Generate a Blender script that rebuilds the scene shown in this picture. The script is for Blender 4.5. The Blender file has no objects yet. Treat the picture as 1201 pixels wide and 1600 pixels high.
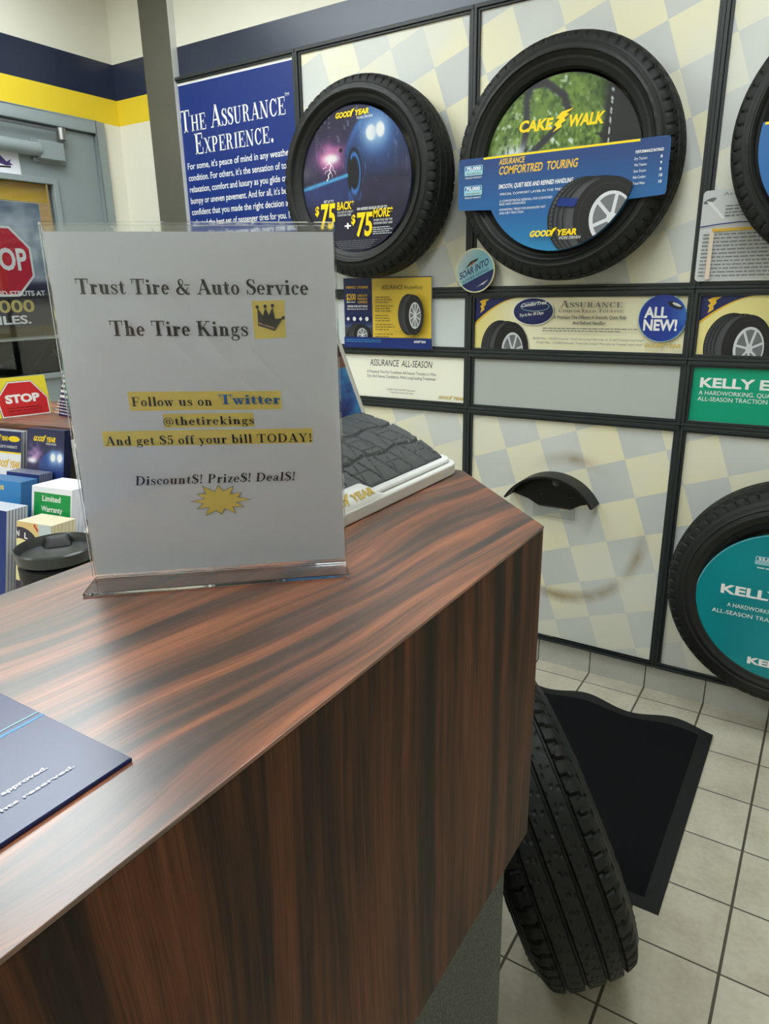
import bpy, bmesh, math, random
import numpy as np
from mathutils import Vector, Matrix
random.seed(7)
sc = bpy.context.scene
col = sc.collection
R = math.radians

# ------------------------------------------------------------------ camera, light, exposure
CAM_H = 1.4163
cam_data = bpy.data.cameras.new('camera')
cam = bpy.data.objects.new('camera', cam_data); col.objects.link(cam)
yaw, pitch, roll = R(32.5597), R(17.5324), R(1.0308)
fw = Vector((-math.sin(yaw)*math.cos(pitch), math.cos(yaw)*math.cos(pitch), -math.sin(pitch)))
rt = Vector((math.cos(yaw), math.sin(yaw), 0)); dn = fw.cross(rt)
rt2 = rt*math.cos(roll) + dn*math.sin(roll); dn2 = dn*math.cos(roll) - rt*math.sin(roll)
M = Matrix((rt2, -dn2, -fw)).transposed().to_4x4(); M.translation = (0, 0, CAM_H)
cam.matrix_world = M
cam_data.sensor_fit = 'VERTICAL'; cam_data.sensor_height = 36.0
cam_data.lens = 36.0*1098.78/1600.0
cam_data.clip_start = 0.02
sc.camera = cam
sc.view_settings.view_transform = 'Standard'; sc.view_settings.look = 'None'
sc.view_settings.gamma = 1.0; sc.view_settings.use_curve_mapping = False
sc.view_settings.exposure = 0.0
LAMP_MAIN, LAMP_REAR, FILL_SIGN, FILL_RIGHT = 8.2, 7.0, 20.5, 11.0
world = bpy.data.worlds.new('dusk'); sc.world = world; world.use_nodes = True
wn = world.node_tree.nodes; wl = world.node_tree.links
sky = wn.new('ShaderNodeTexSky'); sky.sky_type = 'HOSEK_WILKIE'; sky.turbidity = 4; sky.sun_direction = (-.6, .5, .12)
wl.new(sky.outputs[0], wn['Background'].inputs[0]); wn['Background'].inputs[1].default_value = 0.35

# ------------------------------------------------------------------ main sizes (metres)
YW = 2.437            # tyre wall
XW = -2.974           # door wall
ZC = 2.75             # ceiling
ZT = 1.18             # service counter top
XR, YF = 2.3, -2.2    # the room behind the photographer

# ------------------------------------------------------------------ helpers
def lin(c):
    return tuple((v/255/12.92 if v/255 <= .04045 else ((v/255+.055)/1.055)**2.4) for v in c[:3])
_mats = {}
def mat(name, rgb=(128,128,128), rough=.6, spec=.5, noise=0, nscale=30, bump=0, metal=0, trans=0, ior=1.45, coat=0):
    if name in _mats: return _mats[name]
    m = bpy.data.materials.new(name); m.use_nodes = True; _mats[name] = m
    nt = m.node_tree; b = nt.nodes['Principled BSDF']
    c = lin(rgb)
    b.inputs['Base Color'].default_value = (*c, 1)
    b.inputs['Roughness'].default_value = rough; b.inputs['Specular IOR Level'].default_value = spec
    b.inputs['Metallic'].default_value = metal; b.inputs['IOR'].default_value = ior
    b.inputs['Transmission Weight'].default_value = trans; b.inputs['Coat Weight'].default_value = coat
    if noise or bump:
        tc = nt.nodes.new('ShaderNodeTexCoord'); n = nt.nodes.new('ShaderNodeTexNoise')
        n.inputs['Scale'].default_value = nscale; n.inputs['Detail'].default_value = 6
        nt.links.new(tc.outputs['Object'], n.inputs['Vector'])
        if noise:
            r = nt.nodes.new('ShaderNodeValToRGB')
            r.color_ramp.elements[0].position = .3; r.color_ramp.elements[1].position = .7
            r.color_ramp.elements[0].color = (*[v*(1-noise) for v in c], 1)
            r.color_ramp.elements[1].color = (*[min(1, v*(1+noise)) for v in c], 1)
            nt.links.new(n.outputs['Fac'], r.inputs['Fac']); nt.links.new(r.outputs['Color'], b.inputs['Base Color'])
        if bump:
            bp = nt.nodes.new('ShaderNodeBump'); bp.inputs['Strength'].default_value = bump; bp.inputs['Distance'].default_value = .003
            nt.links.new(n.outputs['Fac'], bp.inputs['Height']); nt.links.new(bp.outputs['Normal'], b.inputs['Normal'])
    return m
def emis(name, rgb, strength):
    m = mat(name, rgb); b = m.node_tree.nodes['Principled BSDF']
    b.inputs['Emission Color'].default_value = (*lin(rgb), 1); b.inputs['Emission Strength'].default_value = strength
    return m
class NB:
    'small node-graph builder'
    def __init__(s, name, rough=.5, spec=.5):
        s.m = bpy.data.materials.new(name); s.m.use_nodes = True; s.nt = s.m.node_tree
        s.b = s.nt.nodes['Principled BSDF']; s.b.inputs['Roughness'].default_value = rough
        s.b.inputs['Specular IOR Level'].default_value = spec
        _mats[name] = s.m
    def n(s, typ, ins=None, **kw):
        nd = s.nt.nodes.new('ShaderNode'+typ)
        for k, v in kw.items(): setattr(nd, k, v)
        for k, v in (ins or {}).items():
            if isinstance(v, bpy.types.NodeSocket): s.nt.links.new(v, nd.inputs[k])
            else: nd.inputs[k].default_value = v
        return nd
    def math(s, op, a, b=0.0, c=0.0):
        return s.n('Math', {0: a, 1: b, 2: c}, operation=op).outputs[0]
    def ramp(s, fac, stops):
        nd = s.n('ValToRGB', {'Fac': fac}); cr = nd.color_ramp
        while len(cr.elements) < len(stops): cr.elements.new(.5)
        for e, (p, c) in zip(cr.elements, stops): e.position = p; e.color = (*lin(c), 1)
        return nd.outputs['Color']
    def mix(s, fac, a, b, typ='MIX'):
        nd = s.n('Mix', data_type='RGBA', blend_type=typ)
        for k, v in ((0, fac), (6, a), (7, b)):
            if isinstance(v, bpy.types.NodeSocket): s.nt.links.new(v, nd.inputs[k])
            else: nd.inputs[k].default_value = v if k == 0 else (*lin(v), 1)
        return nd.outputs[2]
    def out(s, c): s.nt.links.new(c, s.b.inputs['Base Color'])
    def bump(s, h, strength=.3, dist=.002):
        bp = s.n('Bump', {'Height': h, 'Strength': strength, 'Distance': dist}); s.nt.links.new(bp.outputs[0], s.b.inputs['Normal'])
    def xyz(s):
        ge = s.n('NewGeometry'); sp = s.n('SeparateXYZ', {0: ge.outputs['Position']}); return ge.outputs['Position'], sp.outputs

def thing(name, label, cat, loc=(0,0,0), group=None, kind=None):
    o = bpy.data.objects.new(name, None); col.objects.link(o); o.location = loc; o.empty_display_size = .05
    return tag(o, label, cat, group, kind)
def tag(o, label=None, cat=None, group=None, kind=None):
    if label: o['label'] = label
    if cat: o['category'] = cat
    if group: o['group'] = group
    if kind: o['kind'] = kind
    return o
class MB:
    'collects geometry in world coordinates and links it as one mesh object'
    def __init__(s): s.v = []; s.f = []; s.m = []; s.mats = []; s.c = {}
    def mi(s, m):
        if m not in s.mats: s.mats.append(m)
        return s.mats.index(m)
    def face(s, pts, m):
        i = len(s.v); s.v += [tuple(p) for p in pts]; s.f.append(list(range(i, i+len(pts)))); s.m.append(s.mi(m))
    def faces(s, vs, fs, m):
        i = len(s.v); s.v += [tuple(p) for p in vs]; k = s.mi(m)
        for f in fs: s.f.append([i+q for q in f]); s.m.append(k)
    def box(s, a, b, m, T=None):
        x0,y0,z0 = a; x1,y1,z1 = b
        vs = [Vector(p) for p in ((x0,y0,z0),(x1,y0,z0),(x1,y1,z0),(x0,y1,z0),(x0,y0,z1),(x1,y0,z1),(x1,y1,z1),(x0,y1,z1))]
        if T is not None: vs = [T @ v for v in vs]
        s.faces(vs, [(3,2,1,0),(4,5,6,7),(0,1,5,4),(1,2,6,5),(2,3,7,6),(3,0,4,7)], m)
        return s
    def prism(s, pts, fn, d0, d1, m):
        'polygon pts (2D) swept between two depths; fn(x, y, d) -> 3D'
        n = len(pts); vs = [fn(x, y, d0) for x, y in pts] + [fn(x, y, d1) for x, y in pts]
        s.faces(vs, [list(range(n))[::-1], list(range(n, 2*n))] + [(i, (i+1) % n, n+(i+1) % n, n+i) for i in range(n)], m)
        return s
    def tube(s, pts, r, m, n=10):
        pts = [Vector(p) for p in pts]; rings = []
        rr = r if isinstance(r, (list, tuple)) else [r]*len(pts)
        for i, p in enumerate(pts):
            d = (pts[min(i+1, len(pts)-1)] - pts[max(i-1, 0)]).normalized()
            a = d.cross(Vector((0,0,1)) if abs(d.z) < .9 else Vector((1,0,0))).normalized(); b = d.cross(a)
            rings.append([p + (a*math.cos(2*math.pi*k/n) + b*math.sin(2*math.pi*k/n))*rr[i] for k in range(n)])
        vs = [v for q in rings for v in q]; fs = []
        for i in range(len(pts)-1):
            for k in range(n): fs.append((i*n+k, i*n+(k+1) % n, (i+1)*n+(k+1) % n, (i+1)*n+k))
        fs += [list(range(n))[::-1], [(len(pts)-1)*n+k for k in range(n)]]
        s.faces(vs, fs, m); return s
    def lathe(s, prof, c, m, n=48, sx=1, rot=0):
        'profile [(r, z)] about a vertical axis at c'
        vs = []; fs = []
        for r, z in prof:
            for k in range(n):
                a = 2*math.pi*k/n; x, y = r*math.cos(a)*sx, r*math.sin(a)
                vs.append((c[0]+x*math.cos(rot)-y*math.sin(rot), c[1]+x*math.sin(rot)+y*math.cos(rot), c[2]+z))
        for i in range(len(prof)-1):
            for k in range(n): fs.append((i*n+k, i*n+(k+1) % n, (i+1)*n+(k+1) % n, (i+1)*n+k))
        s.faces(vs, fs, m); return s
    def grid(s, P, nu, nv, m, cf=None, wrapu=False):
        'P: array (nv, nu, 3); cf: (nv, nu, 3) sRGB colours'
        i0 = len(s.v); P = np.asarray(P).reshape(-1, 3); s.v += [tuple(p) for p in P.tolist()]
        if cf is not None:
            C = np.clip(np.asarray(cf).reshape(-1, 3)/255, 0, 1); C = np.where(C <= .04045, C/12.92, ((C+.055)/1.055)**2.4)
            for k in range(len(P)): s.c[i0+k] = C[k]
        k = s.mi(m)
        for j in range(nv-1):
            for i in range(nu if wrapu else nu-1):
                a = j*nu+i; b = j*nu+(i+1) % nu
                s.f.append([i0+a, i0+b, i0+b+nu, i0+a+nu]); s.m.append(k)
    def build(s, name, parent=None, smooth=None, bevel=0, seg=2, label=None, kind=None):
        me = bpy.data.meshes.new(name)
        o = bpy.data.objects.new(name, me)
        loc = Vector((0,0,0))
        if parent is not None:
            loc = Vector(parent.matrix_world.translation) if False else parent_world(parent)
        vs = [(a-loc.x, b-loc.y, c-loc.z) for a, b, c in s.v]
        me.from_pydata(vs, [], s.f)
        for m in s.mats: me.materials.append(m)
        me.polygons.foreach_set('material_index', s.m)
        if s.c:
            at = me.color_attributes.new('print', 'FLOAT_COLOR', 'POINT')
            arr = np.ones((len(s.v), 4), np.float32)
            for k, c in s.c.items(): arr[k, :3] = c
            at.data.foreach_set('color', arr.ravel())
        if smooth is not None:
            me.polygons.foreach_set('use_smooth', [True]*len(s.f)); me.set_sharp_from_angle(angle=R(smooth))
        me.update()
        bm = bmesh.new(); bm.from_mesh(me)
        if not s.c and len(s.v) < 5000 : bmesh.ops.remove_doubles(bm, verts=bm.verts, dist=1e-6)
        bmesh.ops.recalc_face_normals(bm, faces=bm.faces); bm.to_mesh(me); bm.free()
        col.objects.link(o)
        if parent is not None: o.parent = parent
        if bevel:
            md = o.modifiers.new('bevel', 'BEVEL'); md.width = bevel; md.segments = seg; md.limit_method = 'ANGLE'; md.angle_limit = R(35)
            if smooth is None:
                me.polygons.foreach_set('use_smooth', [True]*len(me.polygons)); md.harden_normals = True
        if label: o['label'] = label
        if kind: o['kind'] = kind
        return o
def parent_world(o):
    v = Vector(o.location)
    while o.parent is not None: o = o.parent; v += Vector(o.location)
    return v
def solo(mb, name, label, cat, origin, group=None, **kw):
    'a thing that is one mesh, with its origin moved to its base'
    o = mb.build(name, **kw); v = Vector(origin)
    o.data.transform(Matrix.Translation(-v)); o.location = v
    return tag(o, label, cat, group)

# ---- printed material: colours come from the mesh's own colour attribute
def print_mat(name, rough=.35, spec=.5):
    if name in _mats: return _mats[name]
    g = NB(name, rough, spec); a = g.n('Attribute', attribute_name='print'); g.out(a.outputs['Color']); return g.m
GLOSSY = print_mat('glossy_photo_print', .32)

# ---- lettering ---------------------------------------------------------------
_fc = {}
def sans(st, bold=0.0):
    'outline of a line of sans text from the built-in font: (verts, faces) with cap height 1'
    key = (st, bold)
    if key in _fc: return _fc[key]
    def raw(t):
        cu = bpy.data.curves.new('t', 'FONT'); cu.body = t; cu.resolution_u = 3; cu.offset = bold; cu.fill_mode = 'FRONT'
        ob = bpy.data.objects.new('t', cu); col.objects.link(ob); bpy.context.view_layer.update()
        dg = bpy.context.evaluated_depsgraph_get(); me = bpy.data.meshes.new_from_object(ob.evaluated_get(dg))
        vs = [(v.co.x, v.co.y) for v in me.vertices]; fs = [list(p.vertices) for p in me.polygons]
        bpy.data.objects.remove(ob); bpy.data.curves.remove(cu); bpy.data.meshes.remove(me)
        return vs, fs
    if 'H' not in _fc: _fc['H'] = max(y for x, y in raw('H')[0])
    vs, fs = raw(st); k = 1/_fc['H']
    x0 = min((x for x, y in vs), default=0)
    _fc[key] = ([((x-x0)*k, y*k) for x, y in vs], fs)
    return _fc[key]

# serif face drawn from strokes (thick stems, hairline serifs); cap height 1
SW, HT = .19, .062
def g_v(x, y0, y1, w=SW): return [[(x-w/2, y0), (x+w/2, y0), (x+w/2, y1), (x-w/2, y1)]]
def g_h(x0, x1, y, t=HT): return [[(x0, y), (x1, y), (x1, y+t), (x0, y+t)]]
def g_s(x, y, h=.17, top=False):
    y = y-HT if top else y
    return g_h(x-h, x+h, y)
def g_d(x0, y0, x1, y1, w): return [[(x0-w/2, y0), (x0+w/2, y0), (x1+w/2, y1), (x1-w/2, y1)]]
def g_b(x, y, r): return [[(x+r*math.cos(a*math.pi/7), y+r*math.sin(a*math.pi/7)) for a in range(14)]]
def g_o(cx, cy, rx, ry, a0=0, a1=360, S=SW, t=HT):
    n = max(6, int(abs(a1-a0)/12)); out = []
    A = [math.radians(a0+(a1-a0)*i/n) for i in range(n+1)]
    for p, q in zip(A, A[1:]):
        out.append([(cx+rx*math.cos(p), cy+ry*math.sin(p)), (cx+rx*math.cos(q), cy+ry*math.sin(q)),
                    (cx+(rx-S)*math.cos(q), cy+(ry-t)*math.sin(q)), (cx+(rx-S)*math.cos(p), cy+(ry-t)*math.sin(p))])
    return out
def g_c(pts, n=5):
    P = [np.array(p, float) for p in pts]; P = [2*P[0]-P[1]] + P + [2*P[-1]-P[-2]]; L = []
    for i in range(1, len(P)-2):
        for k in range(n + (i == len(P)-3)):
            t = k/n; a, b, c, d = P[i-1:i+3]
            L.append(.5*(2*b + (c-a)*t + (2*a-5*b+4*c-d)*t*t + (3*b-a-3*c+d)*t**3))
    out = []; E = []
    for i, p in enumerate(L):
        d = L[min(i+1, len(L)-1)][:2]-L[max(i-1, 0)][:2]; d = d/(np.linalg.norm(d)+1e-9); nn = np.array([-d[1], d[0]])*p[2]/2
        E.append((tuple(p[:2]+nn), tuple(p[:2]-nn)))
    for a, b in zip(E, E[1:]): out.append([a[0], b[0], b[1], a[1]])
    return out
def scl(P, sx, sy, dx=0, dy=0): return [[(x*sx+dx, y*sy+dy) for x, y in q] for q in P]
_Sc = g_c([(.6,.76,.05),(.52,.93,.05),(.36,.985,.06),(.19,.9,.12),(.17,.72,.17),(.36,.56,.2),(.56,.42,.2),(.61,.22,.16),(.48,.05,.08),(.33,.02,.05),(.16,.1,.05),(.1,.27,.05)]) + g_v(.62,.68,1,.045) + g_v(.085,0,.3,.045)
_hgh = lambda x: g_v(x,0,1.02) + g_h(x-.16,x,.968) + g_s(x,0)
_arch = g_c([(.26,.42,.05),(.36,.58,.06),(.47,.595,.09),(.55,.48,.16),(.56,.3,SW),(.56,.02,SW)]) + g_s(.56,0,.16)
_Five = g_h(.16,.58,.9,.1) + g_d(.16,.5,.19,1,.05) + g_c([(.18,.52,.05),(.3,.61,.06),(.48,.56,.13),(.56,.33,.17),(.46,.08,.12),(.29,.015,.05),(.15,.07,.06)]) + g_b(.15,.15,.085)
GL = {
' ': (.38, []),
'T': (.98, g_v(.49,0,1) + g_s(.49,0,.2) + g_h(.06,.92,.948) + g_v(.085,.7,1,.05) + g_v(.895,.7,1,.05)),
'H': (1.06, g_v(.24,0,1) + g_v(.82,0,1) + g_h(.24,.82,.48) + g_s(.24,0) + g_s(.24,1,.17,True) + g_s(.82,0) + g_s(.82,1,.17,True)),
'E': (.92, g_v(.25,0,1) + g_h(.06,.84,0) + g_h(.06,.82,.948) + g_h(.25,.6,.48) + g_v(.83,0,.3,.05) + g_v(.8,.72,1,.05) + g_v(.59,.36,.64,.05)),
'F': (.86, g_v(.25,0,1) + g_s(.25,0,.2) + g_h(.06,.8,.948) + g_h(.25,.6,.48) + g_v(.78,.7,1,.05) + g_v(.59,.36,.64,.05)),
'A': (1.0, g_d(.16,0,.5,1,.06) + g_d(.5,1,.82,0,.2) + g_h(.26,.72,.3) + g_s(.15,0,.13) + g_s(.83,0,.18)),
'S': (.72, _Sc), '$': (.72, _Sc + g_v(.36,-.1,1.1,.045)),
'U': (1.02, g_v(.25,.3,1) + g_s(.25,1,.18,True) + g_c([(.25,.32,SW),(.29,.1,.13),(.45,.02,.06),(.65,.05,.06),(.78,.3,.05)]) + g_v(.78,.28,1,.055) + g_s(.78,1,.14,True)),
'R': (1.02, g_v(.24,0,1) + g_s(.24,0) + g_h(.06,.45,.948) + g_h(.24,.5,.49) + g_o(.45,.745,.32,.255,-90,90) + g_c([(.48,.5,.05),(.62,.4,.13),(.68,.2,.16),(.74,.05,.1),(.86,.02,.04),(.94,.1,.04)])),
'P': (.9, g_v(.24,0,1) + g_s(.24,0,.18) + g_h(.06,.45,.948) + g_h(.24,.48,.45) + g_o(.45,.725,.34,.275,-90,90)),
'D': (1.04, g_v(.24,0,1) + g_h(.06,.48,.948) + g_h(.06,.48,0) + g_o(.46,.5,.5,.5,-90,90)),
'N': (1.06, g_v(.2,.02,1,.05) + g_v(.86,0,1,.05) + g_d(.2,1,.8,0,.2) + g_s(.2,0,.14) + g_s(.86,1,.14,True) + g_h(.05,.2,.948)),
'C': (.94, g_o(.5,.5,.42,.51,42,318,.18) + g_v(.83,.66,1,.05) + g_c([(.81,.16,.05),(.84,.24,.045),(.85,.3,.04)])),
'G': (1.04, g_o(.5,.5,.42,.51,42,300,.18) + g_v(.83,.66,1,.05) + g_v(.82,.02,.42,.16) + g_s(.82,.42,.17,True)),
'O': (1.04, g_o(.52,.5,.45,.51,0,360,.19)),
'X': (1.02, g_d(.22,1,.8,0,.2) + g_d(.78,1,.22,0,.06) + g_s(.2,1,.17,True) + g_s(.8,1,.13,True) + g_s(.2,0,.13) + g_s(.82,0,.17)),
'I': (.5, g_v(.25,0,1) + g_s(.25,0,.18) + g_s(.25,1,.18,True)),
'M': (1.2, g_v(.2,0,1,.05) + g_v(1.0,0,1,SW) + g_d(.24,1,.6,0,.19) + g_d(.96,1,.6,0,.05) + g_s(.2,0,.14) + g_s(1.0,0) + g_h(.06,.3,.948) + g_h(.9,1.16,.948)),
'K': (1.04, g_v(.24,0,1) + g_s(.24,0) + g_s(.24,1,.17,True) + g_d(.3,.36,.78,1,.06) + g_d(.46,.6,.82,0,.2) + g_s(.8,1,.15,True) + g_s(.84,0,.17)),
'Y': (.98, g_d(.2,1,.5,.42,.2) + g_d(.8,1,.52,.44,.06) + g_v(.5,0,.46) + g_s(.5,0,.18) + g_s(.2,1,.18,True) + g_s(.8,1,.14,True)),
'r': (.6, g_v(.21,0,.64) + g_h(.05,.21,.588) + g_s(.21,0,.18) + g_c([(.27,.4,.05),(.36,.57,.06),(.46,.6,.06)]) + g_b(.48,.535,.085)),
'u': (.82, g_c([(.22,.64,SW),(.22,.25,SW),(.27,.07,.12),(.39,.03,.06),(.53,.13,.05)]) + g_h(.05,.22,.588) + g_v(.59,0,.64) + g_h(.44,.59,.588) + g_h(.59,.76,0)),
's': (.58, g_c([(.46,.47,.05),(.4,.59,.05),(.27,.62,.055),(.15,.56,.09),(.14,.46,.12),(.28,.35,.15),(.42,.26,.14),(.46,.14,.11),(.37,.03,.06),(.25,.015,.05),(.13,.09,.05)]) + g_v(.475,.43,.63,.045) + g_v(.105,0,.21,.045)),
't': (.5, g_c([(.22,.85,.05),(.22,.7,.13),(.22,.4,SW),(.22,.16,.15),(.28,.04,.09),(.38,.02,.05),(.46,.14,.045)]) + g_h(.05,.42,.588)),
'i': (.43, g_v(.21,0,.64) + g_h(.05,.21,.588) + g_s(.21,0,.17) + g_b(.2,.87,.1)),
'e': (.64, g_o(.32,.32,.27,.33,0,318,.15) + g_h(.15,.58,.31)),
'a': (.68, g_c([(.15,.5,.06),(.22,.59,.05),(.33,.62,.06),(.44,.52,.14),(.45,.3,SW),(.45,.13,.15)]) + g_c([(.45,.14,.12),(.5,.03,.06),(.58,.025,.05),(.63,.12,.04)]) + g_c([(.42,.37,.05),(.24,.3,.08),(.14,.18,.14),(.2,.05,.08),(.31,.03,.05),(.42,.13,.05)]) + g_b(.16,.49,.07)),
'c': (.58, g_o(.32,.32,.27,.33,45,318,.15) + g_b(.47,.49,.08)),
'o': (.66, g_o(.33,.32,.28,.33,0,360,.15)),
'v': (.66, g_d(.16,.64,.36,0,.16) + g_d(.56,.64,.36,0,.05) + g_s(.15,.64,.15,True) + g_s(.55,.64,.11,True)),
'w': (.94, g_d(.16,.64,.32,0,.15) + g_d(.48,.64,.33,0,.05) + g_d(.48,.64,.64,0,.15) + g_d(.82,.64,.65,0,.05) + g_s(.15,.64,.14,True) + g_s(.48,.64,.12,True) + g_s(.82,.64,.11,True)),
'h': (.8, _hgh(.22) + _arch), 'n': (.8, g_v(.22,0,.64) + g_h(.05,.22,.588) + g_s(.22,0,.16) + _arch),
'k': (.78, _hgh(.22) + g_d(.27,.24,.56,.62,.05) + g_d(.36,.38,.6,0,.16) + g_s(.6,0,.16) + g_s(.57,.64,.13,True)),
'l': (.43, _hgh(.22)),
'g': (.66, g_o(.29,.42,.22,.22,0,360,.13) + g_c([(.42,.56,.05),(.52,.64,.05)]) + g_b(.56,.6,.06) + g_c([(.17,.27,.05),(.11,.16,.07),(.2,.07,.11),(.42,.04,.14),(.55,-.09,.12),(.48,-.24,.07),(.28,-.28,.05),(.1,-.22,.08),(.08,-.1,.08),(.18,.02,.05)])),
'd': (.76, g_o(.33,.32,.27,.33,50,310,.15) + g_v(.54,0,1.02) + g_h(.38,.54,.968) + g_h(.54,.7,0)),
'b': (.74, g_v(.2,.02,1.02) + g_h(.04,.2,.968) + g_o(.4,.32,.27,.33,-130,130,.15)),
'f': (.46, g_c([(.22,.03,SW),(.22,.7,SW),(.26,.93,.09),(.36,.995,.05),(.42,.96,.05)]) + g_b(.43,.9,.07) + g_h(.05,.4,.588) + g_s(.22,0,.18)),
'y': (.68, g_d(.16,.64,.37,0,.16) + g_d(.57,.64,.3,-.18,.05) + g_c([(.31,-.16,.05),(.24,-.26,.05),(.16,-.26,.05)]) + g_b(.16,-.2,.075) + g_s(.15,.64,.15,True) + g_s(.56,.64,.12,True)),
'z': (.58, g_h(.07,.5,.588) + g_h(.06,.52,0) + g_d(.15,.02,.43,.62,.17) + g_v(.09,.42,.64,.045) + g_v(.5,0,.22,.045)),
'5': (.68, _Five),
'!': (.42, g_d(.21,.3,.21,1,.06) + [[(.13,1),(.29,1),(.235,.28),(.185,.28)]] + g_b(.21,.09,.1)),
'.': (.36, g_b(.18,.09,.1)),
'&': (1.06, g_c([(.86,.48,.05),(.78,.3,.05),(.6,.1,.06),(.38,.0,.08),(.15,.1,.14),(.14,.32,.15),(.34,.5,.1),(.52,.68,.06),(.54,.88,.06),(.42,.98,.06),(.29,.9,.1),(.28,.74,.14),(.42,.48,.17),(.66,.18,.18),(.85,.02,.12),(.98,.08,.05)]) + g_h(.66,1.0,.588)),
'@': (1.06, g_o(.52,.4,.46,.52,-40,300,.07) + g_o(.5,.4,.22,.26,60,300,.1) + g_c([(.66,.66,.09),(.64,.4,.09),(.66,.2,.07),(.8,.16,.05),(.93,.3,.05)])),
}
GL['M'] = GL['M']; GL['L'] = (.86, g_v(.25,0,1) + g_s(.25,1,.18,True) + g_h(.06,.8,0) + g_v(.79,0,.3,.05))
GL['V'] = (.98, g_d(.18,1,.5,0,.2) + g_d(.8,1,.52,0,.06) + g_s(.2,1,.18,True) + g_s(.8,1,.14,True))
GL['p'] = (.74, g_v(.2,-.28,.62) + g_h(.04,.2,.588) + g_o(.4,.32,.27,.33,-130,130,.15) + g_s(.2,-.28,.16))
GL['m'] = (1.14, GL['n'][1] + [[(x+.34, y) for x, y in q] for q in _arch])
def serif(st, smallcaps=False, weight=1.0):
    vs = []; fs = []; x = 0
    for ch in st:
        k = 1.0
        if smallcaps and ch.islower(): ch = ch.upper(); k = .74
        adv, polys = GL[ch]
        for q in polys:
            i = len(vs)
            if weight != 1.0:
                c = np.mean(q, 0); q = [(c[0]+(a-c[0])*weight, b) for a, b in q]
            vs += [(x+a*k, b*k) for a, b in q]; fs.append(list(range(i, i+len(q))))
        x += (adv+.02)*k
    return vs, fs, x
def clip_poly(p, C):
    for i in range(len(C)):
        a = C[i]; b = C[(i+1) % len(C)]; out = []
        side = lambda q: (b[0]-a[0])*(q[1]-a[1]) - (b[1]-a[1])*(q[0]-a[0])
        for j in range(len(p)):
            u, v = p[j], p[(j+1) % len(p)]; su, sv = side(u), side(v)
            if su >= 0: out.append(u)
            if (su >= 0) != (sv >= 0):
                t = su/(su-sv); out.append((u[0]+(v[0]-u[0])*t, u[1]+(v[1]-u[1])*t))
        p = out
        if len(p) < 3: return []
    return p
def circ(cx, cy, rx, ry=None, n=48, a0=0, a1=360, rot=0):
    ry = rx if ry is None else ry; full = abs(a1-a0) >= 360
    A = [math.radians(a0+(a1-a0)*i/(n if full else n-1)) for i in range(n)]
    c, s_ = math.cos(math.radians(rot)), math.sin(math.radians(rot))
    return [(cx+rx*math.cos(a)*c-ry*math.sin(a)*s_, cy+rx*math.cos(a)*s_+ry*math.sin(a)*c) for a in A]
def rect(x0, y0, x1, y1): return [(x0, y0), (x1, y0), (x1, y1), (x0, y1)]
def rrect(x0, y0, x1, y1, r, n=5):
    out = []
    for cx, cy, a in ((x1-r, y0+r, -90), (x1-r, y1-r, 0), (x0+r, y1-r, 90), (x0+r, y0+r, 180)):
        out += [(cx+r*math.cos(R(a+90*i/n)), cy+r*math.sin(R(a+90*i/n))) for i in range(n+1)]
    return out
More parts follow.
